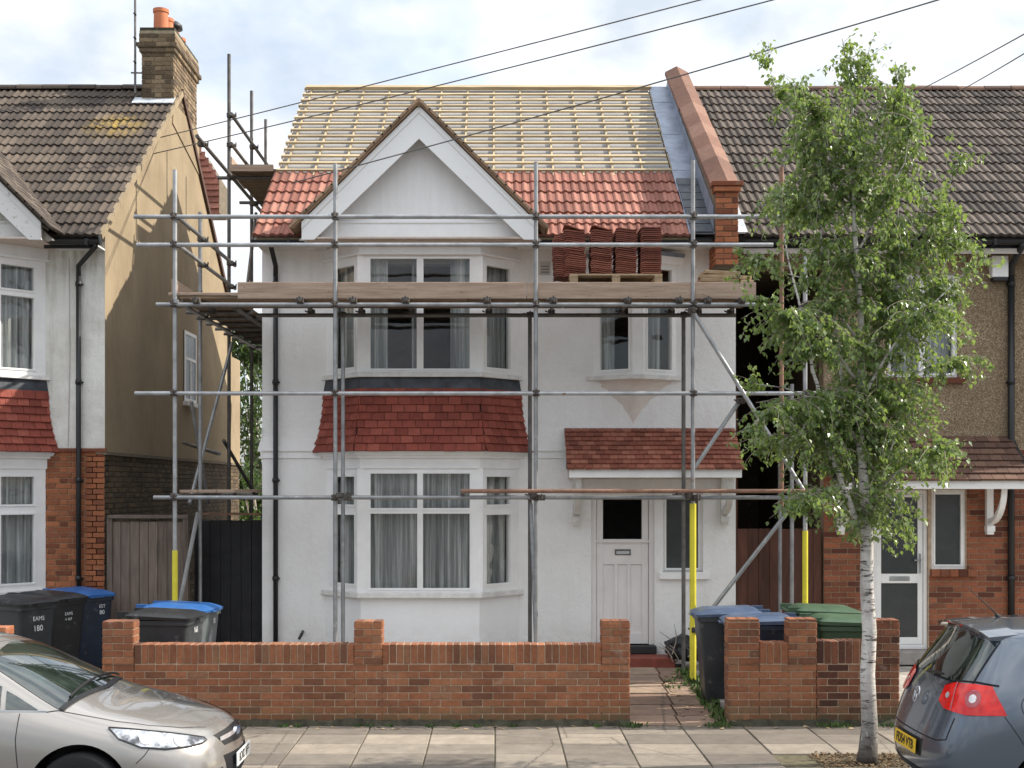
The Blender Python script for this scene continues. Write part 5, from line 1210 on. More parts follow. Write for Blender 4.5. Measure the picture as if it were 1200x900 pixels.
# ================================================================== WIRES
PW = Vector((px(1945, 10.3), 10.3, EYE+870*10.3/1500))
def wire(a, b, label, sag=.18, r=.008):
    a, b = Vector(a), Vector(b); m = MB(); pts = [a.lerp(b, i/24)-Vector((0, 0, sag*4*(i/24)*(1-i/24))) for i in range(25)]
    m.tube(pts, r, 6); return tag(m.build('overhead_wire', 'galvanised_dull', None), label, 'wire', 'telephone wires over the street')
Yg = 21.0
wire(P(180, 163, 20.6), PW, 'upper of two wires running to the tan gable, past the chimney', .05)
wire(P(176, 181, 20.2), PW+Vector((0, 0, -.12)), 'lower of two wires running to the tan gable, past the chimney', .10)
wire(P(344, 214, 16.80), PW+Vector((0, 0, -.25)), 'wire fixed to the white gable board and crossing the red coping', .10)
wire(P(1075, 107, 21.9), P(1290, -11, 12), 'wire rising off the right-hand ridge, nearer the birch', .02)
wire(P(1122, 108, 21.9), P(1290, 7, 12), 'wire rising off the right-hand ridge, farther from the birch', .02)

# ================================================================== BIRCH
random.seed(202)
YT = 11.86
BT = empty('birch_tree', (px(1018, YT), YT, -.02), 'slender silver birch with white bark and loose green crown on the pavement', 'tree')
def TP(x, y, dy=0): return Vector((px(x, YT+dy), YT+dy, pz(y, YT+dy)))
trunk = MB(); tp = [(1016, 899), (1017, 882), (1019, 850), (1016.5, 790), (1019, 740), (1015.5, 690), (1016, 640), (1015, 600), (1012, 560), (1008, 520), (1007, 470), (1010, 420), (1009, 370), (1005, 320), (1001, 260), (999, 200), (1000, 150), (998, 110), (991, 70), (987, 44)]
rr_ = [.112, .088, .074, .068, .066, .062, .058, .052, .044, .040, .036, .032, .027, .024, .020, .016, .012, .009, .006, .004]
trunk.tube([TP(x, y, .04*sin(y*.02)) for x, y in tp], rr_, 16); trunk.build('trunk', 'birch_bark', BT, smooth=True)
limbs = [  # polyline px, dy start->end, r0
 ([(1013, 632), (995, 585), (978, 545), (966, 500), (958, 450), (946, 400), (935, 350), (922, 300), (916, 240)], -.35, .030),
 ([(1012, 628), (988, 570), (975, 540)], -.1, .020), ([(1014, 625), (1000, 560), (990, 520), (984, 470), (978, 420)], .35, .022),
 ([(1019, 630), (1028, 590), (1034, 550), (1045, 500), (1062, 440), (1080, 390), (1100, 330), (1118, 270)], .35, .026),
 ([(1018, 622), (1030, 575), (1046, 520), (1060, 470)], -.25, .018), ([(1014, 600), (1018, 540), (1022, 480), (1028, 420), (1040, 340), (1052, 260), (1058, 180), (1055, 110)], .2, .022),
 ([(1010, 540), (990, 480), (985, 420), (975, 350), (962, 280), (955, 200), (930, 140), (908, 95)], .1, .020),
 ([(1008, 480), (1030, 430), (1065, 380), (1110, 340), (1140, 310)], -.4, .017), ([(1006, 450), (970, 400), (930, 370), (895, 350)], -.45, .017),
 ([(1008, 500), (960, 470), (920, 455), (885, 450)], .3, .016), ([(1012, 560), (970, 520), (935, 510), (905, 520)], .45, .015),
 ([(1010, 420), (1045, 370), (1085, 300), (1105, 230), (1128, 180)], .4, .016), ([(1005, 330), (975, 270), (945, 240), (915, 225)], .35, .014),
 ([(1003, 300), (1035, 240), (1060, 190), (1068, 140)], -.3, .013), ([(1000, 240), (975, 190), (960, 150), (940, 105)], -.2, .011),
 ([(1015, 590), (1050, 555), (1080, 530), (1105, 520)], -.35, .015), ([(1010, 470), (1050, 450), (1090, 430), (1130, 420)], .1, .014),
 ([(1000, 200), (1010, 150), (1015, 110), (1016, 62)], .1, .008), ([(908, 110), (905, 85), (899, 72)], .1, .004), ([(1000, 240), (1030, 190), (1050, 130), (1055, 82)], .15, .010), ([(966, 500), (930, 470), (900, 480), (880, 500)], -.5, .012),
 ([(1006, 400), (960, 330), (920, 320), (880, 300)], .1, .013), ([(1030, 575), (1050, 590), (1062, 615)], -.3, .010), ([(985, 570), (960, 575), (935, 590)], -.4, .011)]
lb = MB(); segs = []
for pts, dy, r0 in limbs:
    n = len(pts); P3 = [TP(x, y, dy*(i/(n-1))**.8) for i, (x, y) in enumerate(pts)]
    fine = []
    for i in range(n-1):
        for k in range(3): fine.append(P3[i].lerp(P3[i+1], k/3)+Vector((random.gauss(0, .008), random.gauss(0, .008), 0)) if (i or k) else P3[0])
    fine.append(P3[-1]); lb.tube(fine, [max(.003, r0*(1-.9*i/(len(fine)-1))) for i in range(len(fine))], 8)
    segs += [(fine[i], fine[i+1], i/len(fine)) for i in range(len(fine)-1)]
lb.build('limbs', 'birch_bark', BT, smooth=True)
mainp = [TP(x, y) for x, y in tp[7:]]; segs += [(mainp[i], mainp[i+1], .3+.06*i) for i in range(len(mainp)-1)]
# crown envelope in metres: left and right reach at each height, taken from its outline
env = [(38, 978, 1006), (75, 972, 1022), (95, 930, 1066), (120, 905, 1068), (160, 905, 1078), (200, 893, 1100), (240, 878, 1134), (290, 868, 1150), (340, 868, 1158), (400, 868, 1150), (450, 870, 1140), (500, 872, 1126), (550, 892, 1112), (600, 915, 1092), (640, 1008, 1072), (655, 1030, 1040)]
def reach(z):
    y = 570-(z-EYE)*1500/YT
    if y < env[0][0] or y > env[-1][0]: return None
    for (ya, la, ra), (yb, lb_, rb) in zip(env, env[1:]):
        if y <= yb: t_ = (y-ya)/(yb-ya); return px(la+(lb_-la)*t_, YT), px(ra+(rb-ra)*t_, YT)
twigs = MB(); lpts = []; tries = 0; ntw = 0
while ntw < 1500 and tries < 40000:
    tries += 1
    a, b, f = random.choice(segs)
    if random.random() > .35+f or random.random() > (b-a).length/.16: continue
    p = a.lerp(b, random.random()); L = random.uniform(.18, .62); yaw = random.uniform(0, 2*pi)
    d = Vector((cos(yaw), sin(yaw), random.uniform(-.1, .9))).normalized(); pts = [p]; ok = True; mg = random.choice((0, .02, .06, .14))
    for k in range(6):
        d = (d+Vector((random.gauss(0, .12), random.gauss(0, .12), -.26))).normalized(); q = pts[-1]+d*L/6
        rc = reach(q.z)
        if rc is None or not (rc[0]-mg < q.x < rc[1]+mg): ok = k > 2; break
        if abs(q.y-YT) > .85: ok = k > 2; break
        pts.append(q)
    if not ok or len(pts) < 3: continue
    rc0 = reach(p.z)
    if rc0 is None or random.random() > ((rc0[1]-rc0[0])/2.3)**.8+.06: continue
    if p.y < YT-.05 and abs(p.x-px(1010, YT)) < .34 and p.z < 5.0 and random.random() < .85: continue
    if noise.noise(p*2.1+Vector((5, 1, 3))) < -.15: continue
    ntw += 1; twigs.tube(pts, [.0035-.0022*i/len(pts) for i in range(len(pts))], 4, caps=False)
    for i in range(1, len(pts)):
        for k in range(random.choice((3, 4, 5, 5))): lpts.append(pts[i-1].lerp(pts[i], random.random())+Vector((random.gauss(0, .022), random.gauss(0, .022), random.gauss(0, .018)-.01)))
for lp_, dy, r0 in limbs:
    tip = TP(lp_[-1][0], lp_[-1][1], dy); pre = TP(lp_[-2][0], lp_[-2][1], dy*.85)
    for k in range(9):
        p = pre.lerp(tip, .45+.55*random.random()); d = (tip-pre).normalized()*.8+Vector((random.gauss(0, .5), random.gauss(0, .5), .15)); L = random.uniform(.10, .30); pts = [p]
        for q_ in range(4): d = (d.normalized()+Vector((0, 0, -.16))); pts.append(pts[-1]+d.normalized()*L/4)
        twigs.tube(pts, [.003-.0005*i for i in range(5)], 4, caps=False)
        for i in range(1, 5):
            for _ in range(3): lpts.append(pts[i-1].lerp(pts[i], random.random())+Vector((random.gauss(0, .02), random.gauss(0, .02), random.gauss(0, .015))))
for k in range(26):
    p = TP(*random.choice(((991, 70), (994, 90), (987, 52), (989, 60), (997, 105)))); d = Vector((random.gauss(0, .6), random.gauss(0, .6), .3)); pts = [p]
    for q_ in range(4): d = d.normalized()+Vector((0, 0, -.2)); pts.append(pts[-1]+d.normalized()*.045)
    twigs.tube(pts, [.0025-.0004*i for i in range(5)], 4, caps=False)
    for i in range(1, 5):
        for _ in range(2): lpts.append(pts[i]+Vector((random.gauss(0, .02), random.gauss(0, .02), random.gauss(0, .015))))
twigs.build('twigs', 'twig_bark', BT)
print('LEAVES', len(lpts), 'TWIGS', ntw)
leaf_mesh(lpts, 'birch_leaf', .046, 'crown', BT, droop=1.0)

# ================================================================== CARS
def car_body(root, cols, mat, wheels, wr):
    nI, nJ = len(cols), len(cols[0]); bm = bmesh.new(); vid = {}
    def V(i, j, s):
        x, y, z = cols[i][j]; key = (i, j, s if y > 1e-6 else 0)
        if key not in vid: vid[key] = bm.verts.new((x, y*s if y > 1e-6 else 0, z))
        return vid[key]
    for s in (-1, 1):
        for i in range(nI-1):
            for j in range(nJ-1):
                q = [V(i, j, s), V(i+1, j, s), V(i+1, j+1, s), V(i, j+1, s)]; u = []
                for v in q:
                    if v not in u: u.append(v)
                if len(u) > 2:
                    try: bm.faces.new(u)
                    except ValueError: pass
    # underside: strip between the two lowest rims
    for i in range(nI-1):
        q = [V(i, 0, 1), V(i+1, 0, 1), V(i+1, 0, -1), V(i, 0, -1)]; u = []
        for v in q:
            if v not in u: u.append(v)
        if len(u) > 2:
            try: bm.faces.new(u)
            except ValueError: pass
    bmesh.ops.recalc_face_normals(bm, faces=bm.faces)
    me = bpy.data.meshes.new('body'); bm.to_mesh(me); bm.free(); me.materials.append(M[mat]); me.materials.append(M['car_black'])
    o = bpy.data.objects.new('body', me); COL.objects.link(o)
    m = o.modifiers.new('s', 'SUBSURF'); m.levels = 4; m.render_levels = 4
    bpy.context.view_layer.update()
    full = bpy.data.meshes.new_from_object(o.evaluated_get(bpy.context.evaluated_depsgraph_get()))
    bmf = bmesh.new(); bmf.from_mesh(full); bvh = BVHTree.FromBMesh(bmf); bmf.free()
    cut = MB()
    for wx in wheels:
        for s in (-1, 1): cut.tube([(wx, s*.55, wr*.93), (wx, s*1.2, wr*.93)], wr+.045, 48)
    cme = cut.mesh('cut', 'car_black'); co = bpy.data.objects.new('cut', cme); COL.objects.link(co)
    b = o.modifiers.new('b', 'BOOLEAN'); b.operation = 'DIFFERENCE'; b.object = co; b.solver = 'EXACT'; b.material_mode = 'TRANSFER'
    bpy.context.view_layer.update()
    fin = bpy.data.meshes.new_from_object(o.evaluated_get(bpy.context.evaluated_depsgraph_get()))
    bpy.data.objects.remove(o); bpy.data.objects.remove(co)
    fin.name = 'body'; fin.polygons.foreach_set('use_smooth', [True]*len(fin.polygons)); fin.set_sharp_from_angle(angle=R(40))
    o = bpy.data.objects.new('body', fin); COL.objects.link(o); o.parent = root
    return o, bvh
def panel(root, bvh, pts, mat, name, off=.004, step=.05, nrm=None, edge=None):
    pts = [Vector(p) for p in pts]; c = sum(pts, Vector())/len(pts)
    n = Vector()
    for i in range(len(pts)): n += (pts[i]-c).cross(pts[(i+1) % len(pts)]-c)
    n.normalize()
    if nrm: 
        nrm = Vector(nrm).normalized()
        if n.dot(nrm) < 0: n = -n
        n = nrm
    elif n.dot(c-Vector((c.x*.5+1.1, 0, .5))) < 0: n = -n
    u = n.cross(Vector((0, 0, 1))).normalized() if abs(n.z) < .95 else Vector((0, 1, 0)); v = n.cross(u).normalized()
    P2 = [((p-c).dot(u), (p-c).dot(v)) for p in pts]
    bm = bmesh.new(); bm.faces.new([bm.verts.new((a, b, 0)) for a, b in P2])
    for ax, idx in (((1, 0, 0), 0), ((0, 1, 0), 1)):
        lo, hi = min(p[idx] for p in P2), max(p[idx] for p in P2); k = math.floor(lo/step)*step
        while k < hi:
            co = (k, 0, 0) if idx == 0 else (0, k, 0); bmesh.ops.bisect_plane(bm, geom=bm.verts[:]+bm.edges[:]+bm.faces[:], plane_co=co, plane_no=ax); k += step
    bmesh.ops.triangulate(bm, faces=[f for f in bm.faces if len(f.verts) > 4])
    for w in bm.verts:
        p = c+u*w.co.x+v*w.co.y; h = bvh.ray_cast(p+n*1.5, -n)
        if h[0] is None: q = bvh.find_nearest(p); w.co = q[0]+q[1]*off
        else: w.co = h[0]+n*off
    bmesh.ops.recalc_face_normals(bm, faces=bm.faces)
    me = bpy.data.meshes.new(name); bm.to_mesh(me); bm.free()
    if sum(f.normal.dot(n) for f in me.polygons) < 0: me.flip_normals()
    me.materials.append(M[mat]); me.polygons.foreach_set('use_smooth', [True]*len(me.polygons))
    o = bpy.data.objects.new(name, me); COL.objects.link(o); o.parent = root
    return o
def seam(root, bvh, pts, n, w=.006, mat='car_black', name='shut_line', off=.0025):
    pts = [Vector(p) for p in pts]; n = Vector(n).normalized(); fine = []
    for a, b in zip(pts, pts[1:]):
        k = max(1, int((b-a).length/.03))
        fine += [a.lerp(b, i/k) for i in range(k)]
    fine.append(pts[-1]); pr = []
    for p in fine:
        h = bvh.ray_cast(p+n*1.5, -n); pr.append(h[0]+h[1]*off if h[0] else bvh.find_nearest(p)[0])
    m = MB(); vs = []
    for i, p in enumerate(pr):
        t_ = (pr[min(i+1, len(pr)-1)]-pr[max(0, i-1)]); s_ = t_.cross(n).normalized()*w/2; vs += [p-s_, p+s_]
    m.add(vs, [(2*i, 2*i+1, 2*i+3, 2*i+2) for i in range(len(pr)-1)]); o = m.build(name, mat, None); o.parent = root; return o
def wheel(root, x, s, r):
    W_ = MB().lathe((0, 0, 0), [(r*.68, -.10), (r*.93, -.105), (r, -.085), (r, .085), (r*.93, .105), (r*.68, .10)], 40).build('wheel', 'tyre', None, smooth=True)
    W_.parent = root; W_.location = (x, s*.79, r*.95); W_.rotation_euler = (R(90), 0, 0)
    m = MB().lathe((0, 0, 0), [(r*.70, .10), (r*.66, .075), (r*.60, .03)], 40).lathe((0, 0, 0), [(0, .07), (r*.16, .07), (r*.18, .02)], 24)
    m.lathe((0, 0, 0), [(r*.70, -.10), (r*.66, -.075), (r*.60, -.03)], 40).lathe((0, 0, 0), [(0, -.07), (r*.16, -.07), (r*.18, -.02)], 24)
    for k in range(5):
        a = 2*pi*k/5
        for zz in (-.07, .045):
            d, e = Vector((cos(a), sin(a), 0)), Vector((-sin(a), cos(a), 0))*.03; m.obox(d*r*.12-e+Vector((0, 0, zz)), e*2, d*r*.54, Vector((0, 0, .025)))
    rim = m.build('rim', 'rim', None, angle=40); rim.parent = W_
    dk = MB().lathe((0, 0, 0), [(0, .0), (r*.66, .0)], 30).build('brake_disc', 'car_black', None); dk.parent = W_

# ---- grey hatchback (rear view), local x: 0 = rear bumper, forward +x
random.seed(301)
GOLF = empty('parked_car', (3.36, 10.50, -.09), 'blue-grey hatchback parked at the kerb, rear with red lamp and yellow plate in view', 'car')
GOLF.scale = (1.05, 1.0, 1.075)
c = [
 [(.30,0,.20),(.07,0,.26),(.0,0,.42),(.03,0,.60),(.10,0,.78),(.17,0,1.00),(.47,0,1.37),(.42,0,1.435),(.75,0,1.468)],
 [(.30,.40,.20),(.08,.42,.26),(.02,.42,.42),(.04,.42,.60),(.11,.42,.78),(.19,.42,1.00),(.49,.40,1.36),(.44,.38,1.425),(.90,0,1.475)],
 [(.38,.62,.20),(.17,.68,.26),(.11,.70,.42),(.13,.70,.60),(.18,.69,.78),(.25,.66,1.00),(.53,.56,1.345),(.52,.50,1.415),(1.05,0,1.48)],
 [(.50,.70,.20),(.36,.80,.26),(.33,.83,.42),(.33,.835,.60),(.35,.83,.80),(.42,.78,1.01),(.66,.63,1.34),(.70,.55,1.42),(1.25,0,1.485)],
 [(.75,.72,.20),(.70,.84,.26),(.70,.87,.42),(.70,.88,.60),(.72,.88,.82),(.80,.84,1.01),(.92,.67,1.36),(.98,.56,1.435),(1.45,0,1.487)],
 [(1.3,.72,.20),(1.3,.84,.26),(1.3,.87,.42),(1.3,.88,.60),(1.3,.88,.82),(1.3,.85,1.00),(1.3,.69,1.37),(1.35,.57,1.445),(1.7,0,1.487)],
 [(2.1,.72,.18),(2.1,.84,.24),(2.1,.87,.42),(2.1,.88,.60),(2.1,.88,.82),(2.1,.85,.99),(2.0,.68,1.36),(2.0,.56,1.435),(2.1,0,1.48)],
 [(2.75,.72,.18),(2.75,.84,.24),(2.75,.87,.42),(2.75,.88,.60),(2.75,.87,.80),(2.75,.83,.97),(2.42,.62,1.33),(2.38,.50,1.40),(2.38,0,1.45)],
 [(3.15,.70,.18),(3.15,.84,.24),(3.15,.87,.42),(3.15,.87,.58),(3.12,.86,.76),(3.05,.80,.94),(3.08,.62,.98),(3.12,.4,1.01),(3.14,0,1.03)],
 [(3.7,.66,.2),(3.75,.78,.25),(3.78,.80,.42),(3.76,.80,.56),(3.72,.80,.70),(3.6,.74,.84),(3.55,.55,.90),(3.5,.35,.95),(3.45,0,.98)],
 [(3.9,.55,.2),(4.0,.60,.25),(4.05,.62,.42),(4.03,.62,.55),(4.0,.62,.66),(3.9,.60,.76),(3.75,.45,.83),(3.7,.25,.89),(3.6,0,.94)],
 [(3.95,.35,.2),(4.1,.36,.25),(4.16,.36,.42),(4.15,.36,.55),(4.12,.36,.65),(4.0,.36,.75),(3.85,.3,.82),(3.8,.15,.86),(3.75,0,.89)],
 [(4.0,0,.2),(4.13,0,.25),(4.2,0,.42),(4.19,0,.55),(4.16,0,.65),(4.05,0,.75),(3.98,0,.79),(3.92,0,.82),(3.85,0,.86)]]
gb, gv = car_body(GOLF, c, 'grey_paint', (.86, 3.42), .315)
for x in (.86, 3.42):
    for s in (-1, 1): wheel(GOLF, x, s, .315)
RX_ = (-1, 0, .25)
panel(GOLF, gv, [(.2,-.63,1.035),(.2,.63,1.035),(.4,.56,1.345),(.45,0,1.365),(.4,-.56,1.345)], 'car_glass', 'rear_window', nrm=(-1, 0, .3), off=.005)
seam(GOLF, gv, [(.2,-.66,1.01),(.45,-.585,1.36)], (-1, -.3, .3), .012); seam(GOLF, gv, [(.2,.66,1.01),(.45,.585,1.36)], (-1, .3, .3), .012)
# spoiler lip over the window
m = MB(); ys = [-.60+.1*i for i in range(13)]; vs = []
for y in ys:
    k = (y/.6)**2; y *= .93; x = .385+.07*k; hz = gv.ray_cast(Vector((x+.22, y, 3)), Vector((0, 0, -1)))[0].z; hz2 = gv.ray_cast(Vector((x+.12, y, 3)), Vector((0, 0, -1)))[0].z; vs += [(x, y, hz-.018), (x+.22, y, hz+.003), (x+.22, y, hz-.03), (x+.10, y, min(hz2-.02, hz-.045)), (x+.005, y, hz-.040)]
m.add(vs, [(5*i+a, 5*i+(a+1) % 5, 5*i+5+(a+1) % 5, 5*i+5+a) for i in range(12) for a in range(5)]+[(0,1,2,3,4), (60,61,62,63,64)]); m.build('spoiler', 'grey_paint', None, angle=50).parent = GOLF
o = MB().box(.392, .40, -.16, .16, 1.405, 1.42).build('brake_light', 'tail_red', None); o.parent = GOLF
for s in (-1, 1):
    nn = (-.8, s*.75, .05)
    lamp = panel(GOLF, gv, [(.11, s*.44, 1.00), (.14, s*.56, 1.035), (.28, s*.70, 1.045), (.36, s*.79, 1.04), (.44, s*.84, .90), (.46, s*.86, .845), (.2, s*.74, .83), (.10, s*.52, .845), (.08, s*.43, .89)], 'tail_red', 'tail_light', nrm=nn, off=.016, step=.03)
    for (cx_, cy_, cz_, r_, mt) in ((.27, .715, .945, .030, 'lamp_clear'), (.27, .715, .945, .062, 'rim'), (.12, .52, .94, .022, 'lamp_clear')):
        pts = []; n_ = Vector(nn).normalized(); u_ = n_.cross(Vector((0, 0, 1))).normalized(); v_ = n_.cross(u_)
        for k in range(16): pts.append(Vector((cx_, s*cy_, cz_))+u_*r_*cos(k*pi/8)+v_*r_*sin(k*pi/8))
        q = panel(lamp, gv, pts, mt if r_ != .062 else 'tail_ring', 'reflector', nrm=nn, off=.018 if r_ == .062 else .020, step=.05)
    seam(GOLF, gv, [(.12, s*.44, .995), (.14, s*.56, 1.043), (.28, s*.70, 1.053), (.40, s*.80, 1.04)], nn, .012, off=.010)
    seam(lamp, gv, [(.15, s*.60, 1.035), (.15, s*.60, .84)], nn, .010, 'tail_ring', 'divider', off=.0185)
    # side windows and shut lines
    sn = (0, s, .15)
    panel(GOLF, gv, [(1.15, s*.8, 1.03), (1.95, s*.8, 1.01), (1.95, s*.8, 1.33), (1.25, s*.8, 1.34), (.95, s*.8, 1.28)], 'car_glass', 'side_window', nrm=sn)
    panel(GOLF, gv, [(2.0, s*.8, 1.01), (2.72, s*.8, 1.00), (2.42, s*.8, 1.29), (2.30, s*.8, 1.33), (2.0, s*.8, 1.33)], 'car_glass', 'side_window', nrm=sn)
    seam(GOLF, gv, [(.47, s*.8, .83), (.62, s*.8, .60), (.66, s*.85, .55)], sn); seam(GOLF, gv, [(1.98, s*.8, .25), (1.98, s*.8, 1.36)], sn); seam(GOLF, gv, [(1.12, s*.8, .60), (1.12, s*.8, 1.0)], sn)
ang = [k*pi/12 for k in range(25)]
seam(GOLF, gv, [(.68+.09*cos(a), -.8, .90+.09*sin(a)) for a in ang], (0, -1, .1), .006, name='fuel_flap')
seam(GOLF, gv, [(.1, -.62, .80), (.05, -.60, .64), (.05, -.50, .615), (.05, .50, .615), (.05, .60, .64), (.1, .62, .80)], (-1, 0, .1), .010)
panel(GOLF, gv, [(.0, -.30, .585), (.0, .30, .585), (.0, .30, .455), (.0, -.30, .455)], 'car_black', 'plate_recess', nrm=(-1, 0, 0), off=.002)
pl = MB().box(-.006, .0, -.26, .26, .468, .575).build('number_plate', 'plate_yellow', None, bevel=.002); pl.parent = GOLF; pl.location = (.0, 0, 0); pl.rotation_euler = (0, R(4), 0); pl.location = (-.03, 0, 0)
tx = text_mesh('FD54 VTB', .098, 'plate_text', .0006, .002); o = inst('plate_text', tx, (-.0085, .0, .521), pl, (R(90), 0, R(-90)), local=True)
panel(GOLF, gv, [(.1,-.80,.40),(.02,-.4,.36),(.02,.4,.36),(.1,.80,.40),(.1,.80,.22),(.02,0,.22),(.1,-.80,.22)], 'car_black', 'lower_bumper', nrm=(-1, 0, 0), off=.004)
for s in (-1, 1): panel(GOLF, gv, [(.12, s*.8, .40), (.52, s*.85, .36), (.52, s*.85, .22), (.12, s*.8, .22)], 'car_black', 'lower_bumper', nrm=(-.35, s, 0), off=.004)
# round badge with two letters
bd = MB()
def ringm(mb, R0, R1, n, fn):
    vs = []
    for k in range(n): a = 2*pi*k/n; vs += [fn(R0*cos(a), R0*sin(a), 0), fn(R1*cos(a), R1*sin(a), 0), fn(R1*cos(a), R1*sin(a), .006), fn(R0*cos(a), R0*sin(a), .006)]
    mb.add(vs, [(4*k+a, 4*k+(a+1) % 4, 4*((k+1) % n)+(a+1) % 4, 4*((k+1) % n)+a) for k in range(n) for a in range(4)])
bx = .108; bf = lambda a, b, h: Vector((bx-.012-h+.30*b, a, .875+b))
ringm(bd, .050, .060, 32, bf)
def stroke(p, q, w=.009):
    p, q = Vector(p), Vector(q); d = (q-p).normalized(); e = Vector((-d.y, d.x))*w/2; z = [p-e, p+e, q+e, q-e]; vs = [bf(v.x, v.y, 0) for v in z]+[bf(v.x, v.y, .006) for v in z]; bd.add(vs, [(0,1,2,3),(4,7,6,5),(0,4,5,1),(1,5,6,2),(2,6,7,3),(3,7,4,0)])
for p, q in (((-.022, .048), (0, .006)), ((.022, .048), (0, .006)), ((-.046, .016), (-.024, -.044)), ((-.024, -.044), (0, .0)), ((0, .0), (.024, -.044)), ((.024, -.044), (.046, .016))): stroke(p, q)
bd.build('badge', 'chrome', None).parent = GOLF
MB().tube([(.19, .02, 1.045), (.17, -.25, 1.075), (.17, -.40, 1.08)], .010, 6).build('rear_wiper', 'car_black', None).parent = GOLF
MB().tube([(.74, 0, 1.465), (.50, 0, 1.68)], [.007, .003], 6).tube([(.74, 0, 1.455), (.71, 0, 1.48)], [.022, .010], 8).build('aerial', 'car_black', None).parent = GOLF

# ---- silver hatchback (front view)
random.seed(302)
LN = 4.36
FOC = empty('parked_car', (-2.04-LN, 10.50, -.10), 'champagne silver hatchback parked at the kerb, bonnet and white front plate in view', 'car')
def F_(f, y, z): return (LN-f, y, z)
rear = [
 [(.30,0,.22),(.08,0,.28),(.0,0,.42),(.03,0,.60),(.10,0,.78),(.17,0,1.00),(.42,0,1.36),(.47,0,1.42),(.9,0,1.46)],
 [(.30,.40,.22),(.08,.42,.28),(.02,.42,.42),(.04,.42,.60),(.11,.42,.78),(.19,.42,1.00),(.45,.40,1.34),(.52,.38,1.41),(1.1,0,1.47)],
 [(.38,.62,.22),(.17,.68,.28),(.11,.70,.42),(.13,.70,.60),(.18,.69,.78),(.25,.66,1.00),(.53,.54,1.32),(.60,.48,1.40),(1.3,0,1.475)],
 [(.75,.72,.22),(.70,.84,.28),(.70,.88,.42),(.70,.90,.60),(.72,.89,.82),(.80,.85,1.01),(.92,.66,1.33),(1.0,.56,1.42),(1.6,0,1.48)],
 [(1.4,.72,.20),(1.4,.85,.26),(1.4,.895,.42),(1.4,.905,.60),(1.4,.90,.82),(1.4,.86,1.00),(1.35,.68,1.37),(1.4,.57,1.44),(1.8,0,1.484)]]
front = [
 [F_(2.3,.72,.2),F_(2.3,.85,.26),F_(2.3,.895,.42),F_(2.3,.905,.58),F_(2.3,.90,.78),F_(2.3,.865,.96),F_(2.4,.68,1.36),F_(2.4,.56,1.435),F_(2.4,0,1.482)],
 [F_(1.5,.72,.2),F_(1.5,.85,.26),F_(1.5,.895,.42),F_(1.5,.91,.56),F_(1.5,.90,.75),F_(1.48,.85,.925),F_(1.88,.65,1.31),F_(1.93,.52,1.385),F_(1.96,0,1.435)],
 [F_(1.05,.70,.2),F_(1.05,.85,.26),F_(1.05,.90,.40),F_(1.05,.91,.54),F_(1.07,.895,.72),F_(1.18,.82,.905),F_(1.20,.64,.955),F_(1.16,.40,.98),F_(1.13,0,.995)],
 [F_(.60,.68,.2),F_(.52,.80,.25),F_(.46,.85,.38),F_(.50,.865,.52),F_(.56,.85,.68),F_(.72,.77,.835),F_(.82,.58,.895),F_(.92,.36,.935),F_(1.0,0,.965)],
 [F_(.40,.52,.2),F_(.24,.62,.24),F_(.17,.68,.38),F_(.20,.69,.52),F_(.26,.68,.64),F_(.40,.62,.755),F_(.55,.50,.825),F_(.72,.32,.885),F_(.86,0,.94)],
 [F_(.32,.30,.2),F_(.12,.34,.24),F_(.055,.36,.38),F_(.07,.36,.52),F_(.11,.36,.655),F_(.20,.36,.74),F_(.36,.32,.80),F_(.55,.20,.865),F_(.70,0,.91)],
 [F_(.30,0,.2),F_(.08,0,.24),F_(.01,0,.38),F_(.02,0,.52),F_(.05,0,.66),F_(.13,0,.745),F_(.26,0,.79),F_(.40,0,.83),F_(.55,0,.87)]]
fb, fv = car_body(FOC, rear+front, 'silver_paint', (.78, LN-1.09), .345)
for x in (.78, LN-1.09):
    for s in (-1, 1): wheel(FOC, x, s, .33)
panel(FOC, fv, [F_(1.28, -.76, .96), F_(1.20, -.5, .985), F_(1.17, 0, 1.0), F_(1.20, .5, .985), F_(1.28, .76, .96), F_(1.85, .60, 1.345), F_(1.90, 0, 1.41), F_(1.85, -.60, 1.345)], 'car_glass', 'windscreen', nrm=(.75, 0, .66), off=.006)
panel(FOC, fv, [F_(1.24, -.76, .94), F_(1.13, 0, .985), F_(1.24, .76, .94), F_(1.28, .76, .962), F_(1.17, 0, 1.003), F_(1.28, -.76, .962)], 'car_black', 'scuttle', nrm=(.5, 0, .8), off=.009)
for k, (ya, yb) in enumerate(((-.62, .02), (.10, .66))):
    pr = []
    for i in range(9):
        y = ya+(yb-ya)*i/8; h = fv.ray_cast(Vector(F_(1.26-.0*i, y, 2)), Vector((0, 0, -1))); pr.append(h[0]+Vector((.02, 0, .02)))
    MB().tube(pr, .010, 6).build('wiper', 'car_black', None).parent = FOC
